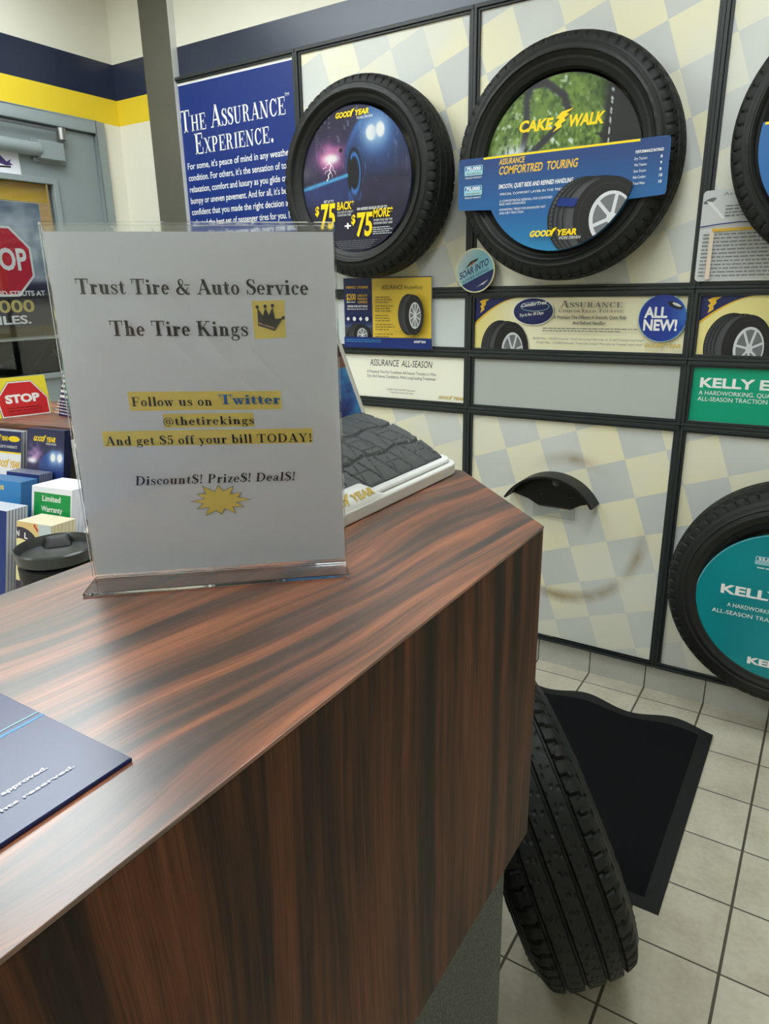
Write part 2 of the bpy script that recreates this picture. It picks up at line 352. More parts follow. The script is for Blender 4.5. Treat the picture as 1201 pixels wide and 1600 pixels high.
class Sheet:
    'ink laid on a flat surface of mesh mb; fn(x, y, n) -> 3D'
    def __init__(s, mb, fn, base=.0003, step=.00012):
        s.mb = mb; s.fn = fn; s.n = base; s.step = step; s.clip = None
    def poly(s, pts, m):
        if s.clip: pts = clip_poly(list(pts), s.clip)
        s.n += s.step
        if len(pts) >= 3: s.mb.face([s.fn(x, y, s.n) for x, y in pts], m)
    def ring(s, cx, cy, r0x, r0y, r1x, r1y, m, n=48, a0=0, a1=360):
        s.n += s.step
        A = [math.radians(a0+(a1-a0)*i/n) for i in range(n+1)]
        for p, q in zip(A, A[1:]):
            pts = [(cx+r1x*math.cos(p), cy+r1y*math.sin(p)), (cx+r1x*math.cos(q), cy+r1y*math.sin(q)), (cx+r0x*math.cos(q), cy+r0y*math.sin(q)), (cx+r0x*math.cos(p), cy+r0y*math.sin(p))]
            if s.clip: pts = clip_poly(pts, s.clip)
            if len(pts) >= 3: s.mb.face([s.fn(x, y, s.n) for x, y in pts], m)
    def line(s, pts, w, m):
        for a, b in zip(pts, pts[1:]):
            d = Vector((b[0]-a[0], b[1]-a[1])).normalized(); nx, ny = -d.y*w/2, d.x*w/2
            s.poly([(a[0]+nx, a[1]+ny), (a[0]-nx, a[1]-ny), (b[0]-nx, b[1]-ny), (b[0]+nx, b[1]+ny)], m)
    def text(s, st, x, y, w, h, m, bold=0.0, shear=0.0, slope=0.0, face='sans', align='l', smallcaps=False, weight=1.0):
        'baseline start (x, y), fitted to width w (or natural width if None) and cap height h'
        if face == 'sans':
            vs, fs = sans(st, bold); W = max((a for a, b in vs), default=1)
        else:
            vs, fs, W = serif(st, smallcaps, weight); x0 = min(a for a, b in vs); vs = [(a-x0, b) for a, b in vs]; W = max(a for a, b in vs)
        kx = (w/W) if w else h
        if align == 'c': x = x - kx*W/2
        if align == 'r': x = x - kx*W
        s.n += s.step
        P = [(x+a*kx+b*h*shear, y+b*h+(a*kx)*slope) for a, b in vs]
        if s.clip:
            for f in fs:
                q = clip_poly([P[i] for i in f], s.clip)
                if len(q) >= 3: s.mb.face([s.fn(a, b, s.n) for a, b in q], m)
        else:
            s.mb.faces([s.fn(a, b, s.n) for a, b in P], fs, m)
    def greek(s, x, y, w, rows, pitch, h, m, ragged=.25, seed=1):
        'rows of print too small to read'
        rnd = random.Random(seed)
        for r in range(rows):
            xx = x; end = x+w*(1-ragged*rnd.random())
            while xx < end:
                l = min(h*rnd.uniform(1.2, 4.5), end-xx); s.poly(rect(xx, y-r*pitch, xx+l, y-r*pitch+h*.62), m); xx += l+h*.6
    def pic(s, cx, cy, rx, ry, fn, m=None, nu=120, nv=50, disc=True):
        'a printed picture: fn(u, v) with u, v in -1..1 gives sRGB arrays'
        m = m or GLOSSY; s.n += s.step
        if disc:
            a = np.linspace(0, 2*np.pi, nu, endpoint=False)[None]; r = np.linspace(.001, 1, nv)[:, None]
            u, v = r*np.cos(a), r*np.sin(a)
        else:
            u, v = np.meshgrid(np.linspace(-1, 1, nu), np.linspace(-1, 1, nv))
        c = fn(u, v); P = np.array([s.fn(cx+a_*rx, cy+b_*ry, s.n) for a_, b_ in zip(u.ravel(), v.ravel())])
        s.mb.grid(P, nu, nv, m, c, wrapu=disc)
    def logo(s, x, y, w, h, m, slope=0.0, under=None):
        'the slanted tyre-maker word with a winged foot between its halves'
        s.text('GOOD', x, y, w*.46, h, m, bold=.045, shear=.22, slope=slope)
        yy = y+slope*w*.46; q = w*.40; fx = [(.0,-.12),(.1,.05),(.06,.3),(.16,.55),(.12,.85),(.3,1.25),(.75,1.42),(.5,1.2),(.62,1.12),(.42,.98),(.5,.85),(.34,.72),(.3,.45),(.22,.2),(.12,-.18)]
        s.poly([(x+w*.445+a*w*.22, yy+b*h) for a, b in fx], m)
        s.text('YEAR', x+w*.565, y+slope*w*.57, w*.435, h, m, bold=.045, shear=.22, slope=slope)
def hsh(a, b):
    v = np.sin(a*127.1+b*311.7)*43758.5453; return v-np.floor(v)
def vnoise(u, v):
    i, j = np.floor(u), np.floor(v); f, g = u-i, v-j; f, g = f*f*(3-2*f), g*g*(3-2*g)
    return (hsh(i, j)*(1-f)+hsh(i+1, j)*f)*(1-g)+(hsh(i, j+1)*(1-f)+hsh(i+1, j+1)*f)*g
def mixc(c, d, t): t = np.clip(t, 0, 1)[..., None]; return c*(1-t)+np.array(d, float)*t
def full(u, c): return np.ones(u.shape+(3,))*np.array(c, float)
def small_tire(S, cx, cy, w, h, rim=True, spokes=7):
    'printed three-quarter tyre: tread to the left, wheel to the right'
    tr = P_('tread_grey', (74,76,80))
    S.poly(circ(cx-w*.12, cy, w*.40, h*.5), M_PBLK2)
    S.poly(circ(cx-w*.11, cy, w*.39, h*.49), tr)
    for k in range(34):        # shoulder sipes
        a = R(70+k*6.2); c_, s_ = math.cos(a), math.sin(a)
        S.line([(cx-w*.11+w*.39*c_, cy+h*.49*s_), (cx-w*.085+w*.375*c_, cy+h*.485*s_)], w*.008, M_PBLK2)
    for o in (-.075, -.025, .03):
        S.ring(cx+o*w, cy, w*.372, h*.478, w*.388, h*.49, M_PBLK2, n=40, a0=62, a1=298)
    S.poly(circ(cx+w*.12, cy-h*.01, w*.36, h*.485), M_PBLK2)
    S.ring(cx+w*.12, cy-h*.01, w*.29, h*.40, w*.31, h*.42, M_PBLK, n=32)
    S.poly(circ(cx+w*.15, cy-h*.02, w*.22, h*.32), M_SILV)
    S.poly(circ(cx+w*.16, cy-h*.02, w*.19, h*.28), M_PGRY)
    for k in range(spokes):
        a = 2*math.pi*k/spokes+.3; c_, s_ = math.cos(a), math.sin(a)
        S.line([(cx+w*.16, cy-h*.02), (cx+w*.16+w*.2*c_, cy-h*.02+h*.3*s_)], w*.035, M_SILV)
    S.poly(circ(cx+w*.16, cy-h*.02, w*.05, h*.07), M_SILV)

# ------------------------------------------------------------------ materials
M_CREAM = mat('cream_wall_paint', (232,228,212), .55, noise=.02, nscale=4, bump=.05)
M_NAVY = mat('navy_wall_paint', (20,34,62), .33, bump=.05, nscale=60, ior=1.62)
M_YEL = mat('yellow_wall_paint', (238,208,52), .45, bump=.05, nscale=60)
M_CEIL = mat('white_ceiling_tile', (225,224,218), .9, noise=.03, nscale=90)
M_GREYP = mat('grey_steel_paint', (142,152,152), .4, noise=.02, nscale=8)
M_POST = mat('taupe_column_paint', (94,92,82), .5, noise=.05, nscale=7)
M_FRAME = mat('charcoal_extrusion', (42,48,48), .42, noise=.04, nscale=20)
M_RUB = mat('tyre_rubber', (25,27,25), .6, spec=.4, noise=.12, nscale=60, bump=.15)
M_RUBS = mat('tyre_sidewall_rubber', (31,32,31), .5, spec=.4, noise=.1, nscale=25, bump=.06)
M_BLKP = mat('black_plastic', (16,16,17), .5, noise=.05, nscale=40)
M_WHTP = mat('white_plastic', (232,232,228), .35, noise=.01, nscale=10)
M_STEEL = mat('brushed_steel', (170,170,168), .35, metal=1, noise=.05, nscale=50)
M_MATC = mat('black_mat_carpet', (22,23,25), .95, spec=.1, noise=.25, nscale=400, bump=.5)
M_MATR = mat('black_mat_rubber', (21,22,23), .75, noise=.1, nscale=80)
M_ACR = mat('clear_acrylic', (250,252,252), .03, trans=1, ior=1.45)
M_GLASS = mat('window_glass', (250,253,252), .0, trans=1, ior=1.45)
M_CARPET = mat('grey_carpet', (112,116,114), .95, spec=.1, noise=.35, nscale=350, bump=.5)
M_BEIGE = mat('beige_laminate', (176,170,154), .5, noise=.04, nscale=15)
M_DIFF = None
P_ = lambda n, c, r=.35: mat('ink_'+n, c, r)
M_PAPER = mat('white_paper', (238,238,246), .7, spec=.3, noise=.01, nscale=20)
M_INK = P_('black', (26,26,28)); M_PBLK = P_('tyre_black', (38,38,40)); M_PBLK2 = P_('tyre_black_two', (28,28,30)); M_PGRY = P_('mid_grey', (110,112,116))
M_SILV = P_('silver', (208,210,214)); M_WHT = P_('white', (242,242,240)); M_BLUE = P_('royal_blue', (15,46,122)); M_DNAVY = P_('deep_navy', (24,36,92))
M_GYEL = P_('logo_yellow', (250,214,20)); M_HLY = P_('highlighter', (248,220,112), .7); M_TWIT = P_('twitter_blue', (34,108,176), .7); M_TXT = P_('text_black', (30,30,36), .7)
M_CRM = P_('panel_cream', (250,248,230)); M_PALEY = P_('panel_yellow', (240,226,160)); M_AMBER = P_('amber', (232,186,50)); M_GOLD = P_('pale_gold', (205,178,90))
M_GREEN = P_('kelly_green', (4,160,122)); M_TEAL = P_('kelly_teal', (8,128,136)); M_RED = P_('stop_red', (206,40,44)); M_CYAN = P_('cyan', (70,150,205)); M_GTXT = P_('grey_text', (120,118,110))
M_SIGNY = P_('sign_yellow', (240,220,60)); M_WGREEN = P_('warranty_green', (12,150,72)); M_LBLUE = P_('light_blue', (150,196,210)); M_CARDB = P_('card_blue', (30,98,160))

def wood(name, along, tone=1.0, rough=.34, rot=0.0, seed=0.0, wav=.16, lo=(58,45,41), spec=.5, ior=1.5):
    'streaky rosewood laminate, grain along Y or Z'
    g = NB(name, rough, spec); g.b.inputs['IOR'].default_value = ior; v, _ = g.xyz()
    mp = g.n('Mapping', {'Vector': v, 'Rotation': (0, 0, rot), 'Location': (seed, seed*.7, 0)}).outputs[0]
    sp = g.n('SeparateXYZ', {0: mp}).outputs
    big = g.n('TexNoise', {'Vector': g.n('Mapping', {'Vector': mp, 'Scale': (3,1.3,3) if along == 'Y' else (3,3,1.3)}).outputs[0], 'Scale': 1.6, 'Detail': 1.5}).outputs['Fac']
    # cross-grain coordinate, bent by the slow noise into flame figures
    cross = g.math('ADD', sp[0], sp[2] if along == 'Y' else sp[1])
    bent = g.math('ADD', cross, g.math('MULTIPLY', g.math('SUBTRACT', big, .5), wav))
    lng = sp[1] if along == 'Y' else sp[2]
    def streak(sc, ln, det, s2):
        cv = g.n('CombineXYZ', {0: g.math('MULTIPLY', bent, sc), 1: g.math('MULTIPLY', lng, ln), 2: s2}).outputs[0]
        return g.n('TexNoise', {'Vector': cv, 'Scale': 1.0, 'Detail': det, 'Roughness': .55}).outputs['Fac']
    a = streak(34, 1.6, 3, 1.0); b = streak(120, 4, 4, 5.0); c = streak(600, 14, 2, 9.0)
    f = g.math('ADD', g.math('MULTIPLY', a, .68), g.math('MULTIPLY', b, .32))
    t = lambda rgb: tuple(x*tone for x in rgb)
    colr = g.ramp(f, [(.36, t(lo)), (.45, t((82,60,52))), (.5, t((118,74,54))), (.56, t((152,92,64))), (.66, t((178,112,78)))])
    fine = g.ramp(c, [(.35, (150,150,150)), (.6, (255,255,255))])
    g.out(g.mix(.55, colr, fine, 'MULTIPLY'))
    g.bump(c, .05, .0005)
    return g.m
W_TOP = wood('rosewood_laminate_top', 'Y', 1.04, .33, R(8), ior=2.2)
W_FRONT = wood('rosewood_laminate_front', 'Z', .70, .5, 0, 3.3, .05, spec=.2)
W_SHELF = wood('rosewood_laminate_shelf', 'Y', 1.12, .4, R(80), 7.1, lo=(104,88,80))

def tiles(name, wall=False):
    g = NB(name, .42, .45); v, s = g.xyz()
    T = .2032; X0 = -.0224; Y0 = YW-.0825
    def dist(c, o):   # distance to the nearest joint
        q = g.math('SUBTRACT', g.math('DIVIDE', g.math('SUBTRACT', c, o), T), 0.0)
        fr = g.math('FRACT', q); return g.math('MULTIPLY', g.math('MINIMUM', fr, g.math('SUBTRACT', 1.0, fr)), T), g.math('FLOOR', q)
    dx, ix = dist(s[0], X0)
    if wall:
        line = g.math('LESS_THAN', dx, .0022); cell = ix
    else:
        dy, iy = dist(s[1], Y0)
        line = g.math('MAXIMUM', g.math('LESS_THAN', dx, .0032), g.math('LESS_THAN', dy, .0022))
        cell = g.math('ADD', ix, g.math('MULTIPLY', iy, 17.3))
    rnd = g.n('TexWhiteNoise', {'W': cell}, noise_dimensions='1D').outputs['Value']
    n1 = g.n('TexNoise', {'Vector': v, 'Scale': 9, 'Detail': 5}).outputs['Fac']; n2 = g.n('TexNoise', {'Vector': v, 'Scale': 70, 'Detail': 4}).outputs['Fac']
    f = g.math('ADD', g.math('MULTIPLY', n1, .55), g.math('ADD', g.math('MULTIPLY', n2, .3), g.math('MULTIPLY', rnd, .15)))
    base = g.ramp(f, [(.3, (176,168,148)), (.5, (198,191,172)), (.7, (212,206,188))] if not wall else [(.3, (176,176,170)), (.7, (196,196,190))])
    g.out(g.mix(line, base, (84,78,64)))
    g.bump(g.math('SUBTRACT', g.math('MULTIPLY', n2, .1), line), .5, .0015)
    return g.m
M_FLOOR = tiles('beige_floor_tile'); M_BASE = tiles('grey_wall_base_tile', True)
def checker(name, ax, az, scuff=False):
    'racing-flag squares turned 19 degrees, a square corner at (ax, az)'
    g = NB(name, .42, .5); v, s = g.xyz(); k = 1/.1376; c, sn = math.cos(R(19.1)), math.sin(R(19.1))
    dx = g.math('SUBTRACT', s[0], ax); dz = g.math('SUBTRACT', s[2], az)
    u = g.math('FLOOR', g.math('MULTIPLY', g.math('ADD', g.math('MULTIPLY', dx, c), g.math('MULTIPLY', dz, sn)), k))
    w = g.math('FLOOR', g.math('MULTIPLY', g.math('SUBTRACT', g.math('MULTIPLY', dz, c), g.math('MULTIPLY', dx, sn)), k))
    par = g.math('PINGPONG', g.math('ADD', u, w), 1.0)
    n = g.n('TexNoise', {'Vector': v, 'Scale': 2.6, 'Detail': 2}).outputs['Fac']
    cre = g.mix(g.ramp(n, [(.42, (0,0,0)), (.62, (255,255,255))]), (238,231,198), (230,228,212))
    gry = g.mix(g.ramp(n, [(.42, (0,0,0)), (.62, (255,255,255))]), (204,206,202), (214,216,210))
    colr = g.mix(par, cre, gry)
    if scuff:   # brown rub marks left by a tyre that used to hang here
        ddx = g.math('SUBTRACT', s[0], -.755); ddz = g.math('SUBTRACT', s[2], .563)
        d = g.math('SQRT', g.math('ADD', g.math('MULTIPLY', ddx, ddx), g.math('MULTIPLY', ddz, ddz)))
        band = g.math('SUBTRACT', 1.0, g.math('MINIMUM', g.math('MULTIPLY', g.math('ABSOLUTE', g.math('SUBTRACT', d, .267)), 30), 1.0))
        lobe = None
        for lx, lz, wd, st in ((-.755,.83,.16,.55), (-.50,.50,.13,.5), (-.735,.30,.17,.95), (-.60,.35,.10,.6)):
            q = g.math('SQRT', g.math('ADD', g.math('POWER', g.math('SUBTRACT', s[0], lx), 2.0), g.math('POWER', g.math('SUBTRACT', s[2], lz), 2.0)))
            q = g.math('MULTIPLY', g.math('MAXIMUM', g.math('SUBTRACT', 1.0, g.math('DIVIDE', q, wd)), 0.0), st)
            lobe = q if lobe is None else g.math('MAXIMUM', lobe, q)
        nn = g.ramp(g.n('TexNoise', {'Vector': v, 'Scale': 7, 'Detail': 4}).outputs['Fac'], [(.3, (110,110,110)), (.6, (255,255,255))])
        colr = g.mix(g.math('MULTIPLY', g.math('MULTIPLY', band, nn), g.math('MINIMUM', g.math('MULTIPLY', lobe, 1.6), .85)), colr, (150,130,88))
    g.out(colr); return g.m
# anchors chosen so that an even square is cream
CH = {'m1u': checker('checker_print_a', -1.487, 2.221), 'm2u': checker('checker_print_b', -.508, 2.010), 'm3u': checker('checker_print_c', -.364, 2.078),
      'm1l': checker('checker_print_d', -1.353, .948), 'm2l': checker('checker_print_e', -.6966, .8024, True), 'm3l': checker('checker_print_f', -.286, .958)}

# ------------------------------------------------------------------ setting
b = MB().box((XW-.12, YF-.12, -.06), (XR+.12, YW+.12, 0), M_FLOOR); b.build('floor', kind='structure')
b = MB().box((XW-.12, YF-.12, ZC), (XR+.12, YW+.12, ZC+.06), M_CEIL); b.build('ceiling', kind='structure')
Z1, Z2, Z3 = 2.158, 2.263, 2.408      # paint bands
def band_wall(mb, boxes):
    for (x0,y0,x1,y1,za,zb) in boxes:
        for lo, hi, m in ((0,Z1,M_CREAM),(Z1,Z2,M_YEL),(Z2,Z3,M_NAVY),(Z3,ZC,M_CREAM)):
            a, c = max(za, lo), min(zb, hi)
            if c > a+1e-5: mb.box((x0,y0,a), (x1,y1,c), m)
w = MB(); band_wall(w, [(XW-.12, YW, XR+.12, YW+.12, 0, ZC)]); w.build('wall_back', kind='structure')
DY0, DY1, DZ = 1.27, 2.340, 2.155     # rough opening of the glazed door
w = MB(); band_wall(w, [(XW-.12, YF, XW, DY0, 0, ZC), (XW-.12, DY1, XW, YW, 0, ZC), (XW-.12, DY0, XW, DY1, DZ, ZC)]); w.build('wall_left', kind='structure')
w = MB(); band_wall(w, [(XR, YF, XR+.12, YW, 0, ZC)]); w.build('wall_right', kind='structure')
w = MB(); band_wall(w, [(XW-.12, YF-.12, XR+.12, YF, 0, ZC)]); w.build('wall_front', kind='structure')
b = MB().box((XW, YW-.010, 0), (XR, YW, .099), M_BASE); b.build('baseboard_back', kind='structure')
b = MB().box((-2.727, YW-.036, 0), (-2.556, YW, ZC), M_POST); b.box((-2.556, YW-.034, 0), (-2.5545, YW, ZC), M_WHTP); b.build('trim_1', kind='structure', bevel=.003)

# glazed door in the left wall
D = thing('door_1', 'grey steel door with a large glass pane and closer', 'door', (XW, 1.8, 0), kind='structure')
fr = MB(); A_ = XW+.018
for y0, y1, z0, z1 in ((DY0, DY0+.05, 0, DZ), (DY1-.05, DY1, 0, DZ), (DY0+.05, DY1-.05, DZ-.05, DZ)):
    fr.box((XW-.13, y0, z0), (A_, y1, z1), M_GREYP)
for y0, y1, z0, z1 in ((DY0+.05, DY0+.068, 0, DZ-.05), (DY1-.068, DY1-.05, 0, DZ-.05), (DY0+.068, DY1-.068, DZ-.068, DZ-.05)):
    fr.box((XW-.13, y0, z0), (XW-.045, y1, z1), M_GREYP)
fr.build('door_frame', D, bevel=.003)
LX0, LX1 = XW-.045, XW-.004; LY0, LY1, LZ = DY0+.054, DY1-.054, DZ-.054
GY0, GY1, GZ0, GZ1 = 1.52, 2.05, 1.083, 1.876
lf = MB()
for y0, y1, z0, z1 in ((LY0, GY0, .01, LZ), (GY1, LY1, .01, LZ), (GY0, GY1, GZ1, LZ), (GY0, GY1, .01, GZ0)):
    lf.box((LX0, y0, z0), (LX1, y1, z1), M_GREYP)
leaf = lf.build('door_leaf', D)
sb = MB()
for y0, y1, z0, z1 in ((GY0-.02, GY0+.004, GZ0-.02, GZ1+.02), (GY1-.004, GY1+.02, GZ0-.02, GZ1+.02), (GY0, GY1, GZ1-.004, GZ1+.02), (GY0, GY1, GZ0-.02, GZ0+.004)):
    sb.box((LX1-.002, y0, z0), (LX1+.012, y1, z1), M_GREYP)
sb.box((LX0-.01, GY0, 1.232), (LX0+.004, GY1, 1.246), M_WHTP)
sb.build('glazing_bead', leaf, bevel=.003)
MB().box((LX0+.016, GY0, GZ0), (LX0+.022, GY1, GZ1), M_GLASS).build('glass_pane', leaf)
cl = MB()
X_ = LX1
cl.box((X_, 1.985, 1.965), (X_+.045, 2.10, 2.035), M_GREYP)
cl.box((X_, 1.97, 1.955), (X_+.012, 2.125, 1.975), M_GREYP); cl.box((X_, 1.97, 2.03), (X_+.012, 2.115, 2.045), M_GREYP)
cl.tube([(X_+.03, 1.78, 2.000), (X_+.03, 1.99, 2.000)], .027, M_GREYP, 20)
closer = cl.build('door_closer', D, bevel=.004)
ar = MB(); ar.tube([(X_+.03, 2.105, 2.050), (X_+.03, 2.105, 2.098)], .018, M_STEEL, 16)
ar.box((X_+.022, 1.62, 2.082), (X_+.038, 2.115, 2.090), M_STEEL); ar.box((X_+.01, 1.60, 2.06), (X_+.05, 1.64, 2.095), M_STEEL)
ar.build('closer_arm', closer, bevel=.002)
hd = MB(); hd.tube([(X_+.02, 1.37, 1.02), (X_+.06, 1.37, 1.02), (X_+.06, 1.50, 1.02)], .011, M_STEEL, 12); hd.tube([(X_, 1.37, 1.02), (X_+.012, 1.37, 1.02)], .03, M_STEEL, 20)
hd.build('door_handle', D, smooth=40)
wallB = lambda x: (lambda u, v, n: (x+n, u, v))
# sticker on the door's top rail
st = MB(); st.box((LX1+.0004, 1.79, 1.895), (LX1+.001, 1.911, 1.984), M_PAPER); S = Sheet(st, wallB(LX1+.001))
S.poly([(1.80,1.945),(1.83,1.962),(1.855,1.94),(1.875,1.952),(1.868,1.938),(1.88,1.93),(1.85,1.925),(1.82,1.932)], P_('purple', (78,60,120)))
S.line([(1.80,1.918),(1.87,1.922)], .006, M_INK)
solo(st, 'door_sticker', 'white sticker with a purple swoosh on the door rail under the closer', 'sticker', (LX1, 1.85, 1.895))
# window poster behind the glass, facing the room
wp = MB(); px = LX0+.0140
def sky_pic(u, v):
    n = vnoise(u*3+4, v*3)*.6+vnoise(u*8, v*8+2)*.4
    c = mixc(full(u, (118,132,146)), (196,206,214), (n-.35)*2.2)
    c = mixc(c, (52,46,58), (-.12-v)*9)
    c = mixc(c, (92,78,44), (-.80-v)*14); return c
wp.box((px, 1.53, 1.247), (px+.0008, 1.985, 1.795), M_PAPER); S = Sheet(wp, wallB(px+.0008), .0003, .0002)
S.pic(1.7575, 1.521, .2265, .273, sky_pic, nu=40, nv=50, disc=False)
oc = [(1.775+.152*math.cos(R(22.5+45*i)), 1.556+.152*math.sin(R(22.5+45*i))) for i in range(8)]
S.poly(oc, M_WHT); S.poly([((x-1.775)*.93+1.775, (y-1.556)*.93+1.556) for x, y in oc], M_RED)
S.text('STOP', 1.665, 1.525, .225, .085, M_WHT, bold=.03)
S.text('SHOCKS AND STRUTS AT', 1.575, 1.418, .375, .021, M_WHT, bold=.02)
S.text('50,000', 1.60, 1.352, .29, .05, P_('straw', (206,190,120)), bold=.02)
S.text('MILES.', 1.66, 1.304, .205, .034, M_WHT, bold=.03)
solo(wp, 'window_poster', 'grey poster with a red octagon STOP sign and MILES behind the door glass', 'poster', (px, 1.75, 1.247))
wb = MB(); wb.box((px, 1.53, 1.80), (px+.0008, 2.03, 1.874), M_AMBER); S = Sheet(wb, wallB(px+.0008)); S.poly([(1.53,1.80),(1.99,1.80),(1.53,1.812)], M_SIGNY)
solo(wb, 'window_banner', 'yellow banner strip along the top of the door glass', 'banner', (px, 1.78, 1.80))
# outdoors past the door
b = MB().box((-14, -8, -.12), (XW-.12, 14, -.03), mat('dark_asphalt', (70,70,72), .8, noise=.15, nscale=20)); b.build('ground', kind='structure')
hm = MB(); rnd = random.Random(3)
for i in range(900):
    c = Vector((-8+rnd.uniform(-.5,.5), rnd.uniform(1,11), rnd.uniform(0,1.5))); a = Vector((rnd.gauss(0,1), rnd.gauss(0,1), rnd.gauss(0,1))).normalized(); d_ = a.orthogonal().normalized()
    e = a.cross(d_); s_ = rnd.uniform(.08,.2); hm.face([c-d_*s_, c+e*s_*.4, c+d_*s_, c-e*s_*.4], mat('hedge_leaf', (58,66,30), .6, noise=.3, nscale=3))
hm.box((-8.3, 1, -.03), (-7.7, 11, 1.4), mat('hedge_core', (24,28,14), .9, noise=.3, nscale=6))
solo(hm, 'hedge', 'dark hedge outside beyond the glazed door', 'hedge', (-8, 6, -.03))

# ------------------------------------------------------------------ ceiling lights and two added fill panels
M_DIFF = emis('lamp_diffuser', (243,252,255), LAMP_MAIN)
M_DIFF2 = emis('lamp_diffuser_rear', (243,252,255), LAMP_REAR); M_DIFF3 = emis('fill_diffuser_sign', (243,252,255), FILL_SIGN)
def troffer(x, y, label, m, lx=.6, ly=1.2):
    t = thing('ceiling_light', label, 'lamp', (x, y, ZC), 'recessed fluorescent ceiling lights'); f = MB()
    for a, b_, c, d_ in ((-lx/2,-ly/2,lx/2,-ly/2+.03), (-lx/2,ly/2-.03,lx/2,ly/2), (-lx/2,-ly/2,-lx/2+.03,ly/2), (lx/2-.03,-ly/2,lx/2,ly/2)):
        f.box((x+a, y+b_, ZC-.02), (x+c, y+d_, ZC), M_WHTP)
    f.build('frame', t)
    MB().box((x-lx/2+.03, y-ly/2+.03, ZC-.014), (x+lx/2-.03, y+ly/2-.03, ZC-.002), m).build('diffuser', t)
troffer(-2.1, 1.25, 'large square fluorescent ceiling light near the glazed door', M_DIFF, 1.2, 1.2)
M_DIFF4 = emis('fill_diffuser_right', (243,252,255), FILL_RIGHT)
troffer(-.28, 1.15, 'added fill light on the ceiling above the loose floor tire', M_DIFF4)  # added unseen fill, brightens the floor and panels on the right
troffer(-2.15, -.9, 'fluorescent ceiling light behind the service counter', M_DIFF2)
troffer(-.35, -1.35, 'added fill light on the ceiling behind the photographer, facing the counter sign', M_DIFF3)  # added unseen fill for the sign's face, only grazing the counter front

# ------------------------------------------------------------------ display wall
wallA = lambda off: (lambda x, z, n: (x, YW-off-n, z))
P1, P2, P3, P4 = -1.9046, -1.1592, -.3988, .362
P0 = P1-.749
XS = [P0, P1, P2, P3, P4]
ROW = {'upper': (1.402, 2.290), 'strip': (1.188, 1.402), 'lowstrip': (.980, 1.188), 'lower': (.099, .980)}
PO = .014             # face of a board, off the wall
def module(i, row, name, label, cat, boardmat=None, ink=None, group=None, inset=None):
    x0, x1 = XS[i]+.0006, XS[i+1]-.0006; z0, z1 = ROW[row][0]+.0006, ROW[row][1]-.0006
    t = thing(name, label, cat, ((x0+x1)/2, YW, z0), group)
    f = MB()
    def rails(e0, e1, d0, d1):
        for a, b_, c, d_ in ((x0+e0, z0+e0, x1-e0, z0+e1), (x0+e0, z1-e1, x1-e0, z1-e0), (x0+e0, z0+e1, x0+e1, z1-e1), (x1-e1, z0+e1, x1-e0, z1-e1)):
            f.box((a, YW-d1, b_), (c, YW-d0, d_), M_FRAME)
    rails(0, .010, 0, .030); rails(.010, .019, 0, .023)
    f.build('frame', t, bevel=.0015, seg=1)
    bd = MB(); bm_ = boardmat if boardmat else M_WHTP
    bd.box((x0+.012, YW-PO, z0+.012), (x1-.012, YW-.001, z1-.012), bm_)
    if ink:
        S = Sheet(bd, wallA(PO)); ink(S, x0+.019, x1-.019, z0+.019, z1-.019)
    bd.build('board', t)
    return t

def ink_poster(S, x0, x1, z0, z1):
    S.poly(rect(x0, z0, x1, z1), M_WHT); S.poly(rect(x0+.004, z0+.01, x1-.004, z1-.011), M_BLUE)
    S.text('The Assurance', -2.556, 2.080, .582, .084, M_WHT, face='serif', smallcaps=True)
    S.text('TM', -1.974, 2.142, .022, .012, M_WHT)
    S.text('Experience.', -2.483, 1.989, .44, .080, M_WHT, face='serif', smallcaps=True)
    body = ["For some, it's peace of mind in any weather", "condition. For others, it's the sensation of total", "relaxation, comfort and luxury as you glide over",
            "bumpy or uneven pavement. And for all, it's being", "confident that you made the right decision and", "selected the best set of passenger tires for you. It's",
            "the confidence that comes with every mile and", "every season, whatever the road may bring."]
    for k, tx in enumerate(body): S.text(tx, -2.539, 1.934-.0462*k, .585, .0262, M_WHT, bold=.008)
module(0, 'upper', 'wall_poster_panel', 'tall royal blue poster panel with white serif lettering beside the taupe column', 'poster', M_PAPER, ink_poster)
module(1, 'upper', 'checker_panel', 'checkered upper wall panel behind the tire with the lightning picture', 'wall panel', CH['m1u'])
module(2, 'upper', 'checker_panel', 'checkered upper wall panel behind the grassy-road tire display', 'wall panel', CH['m2u'])
module(3, 'upper', 'checker_panel', 'checkered upper wall panel at the right edge, above the white spec sheet', 'wall panel', CH['m3u'])
module(1, 'strip', 'sign_strip', 'blank pale strip panel partly covered by the blue and yellow card', 'sign', mat('pale_strip_panel', (214,220,220), .4, noise=.01, nscale=6))

def ink_allseason(S, x0, x1, z0, z1):
    S.poly(rect(x0, z0, x1, z1), M_CRM)
    S.text('ASSURANCE  ALL-SEASON', -1.604, 1.125, .285, .026, M_INK, bold=.005, shear=.12)
    S.text('A Practical Tire For Confident All-Season Traction in Wet,', -1.619, 1.096, .321, .0115, M_GTXT, bold=.01)
    S.text('Dry And Snowy Conditions, With Long-Lasting Treadwear', -1.618, 1.078, .318, .0115, M_GTXT, bold=.01)
    S.text('65,000 Mile/105,000 Kilometer', -1.524, 1.030, .132, .007, M_GTXT); S.text('Tread Life Limited Warranty', -1.512, 1.019, .11, .007, M_GTXT)
    S.logo(-1.290, 1.010, .112, .011, M_GOLD)
module(1, 'lowstrip', 'sign_strip', 'cream strip sign reading ASSURANCE ALL-SEASON in black', 'sign', M_PAPER, ink_allseason)
module(1, 'lower', 'checker_panel', 'checkered lower wall panel behind the tread sample stand', 'wall panel', CH['m1l'])

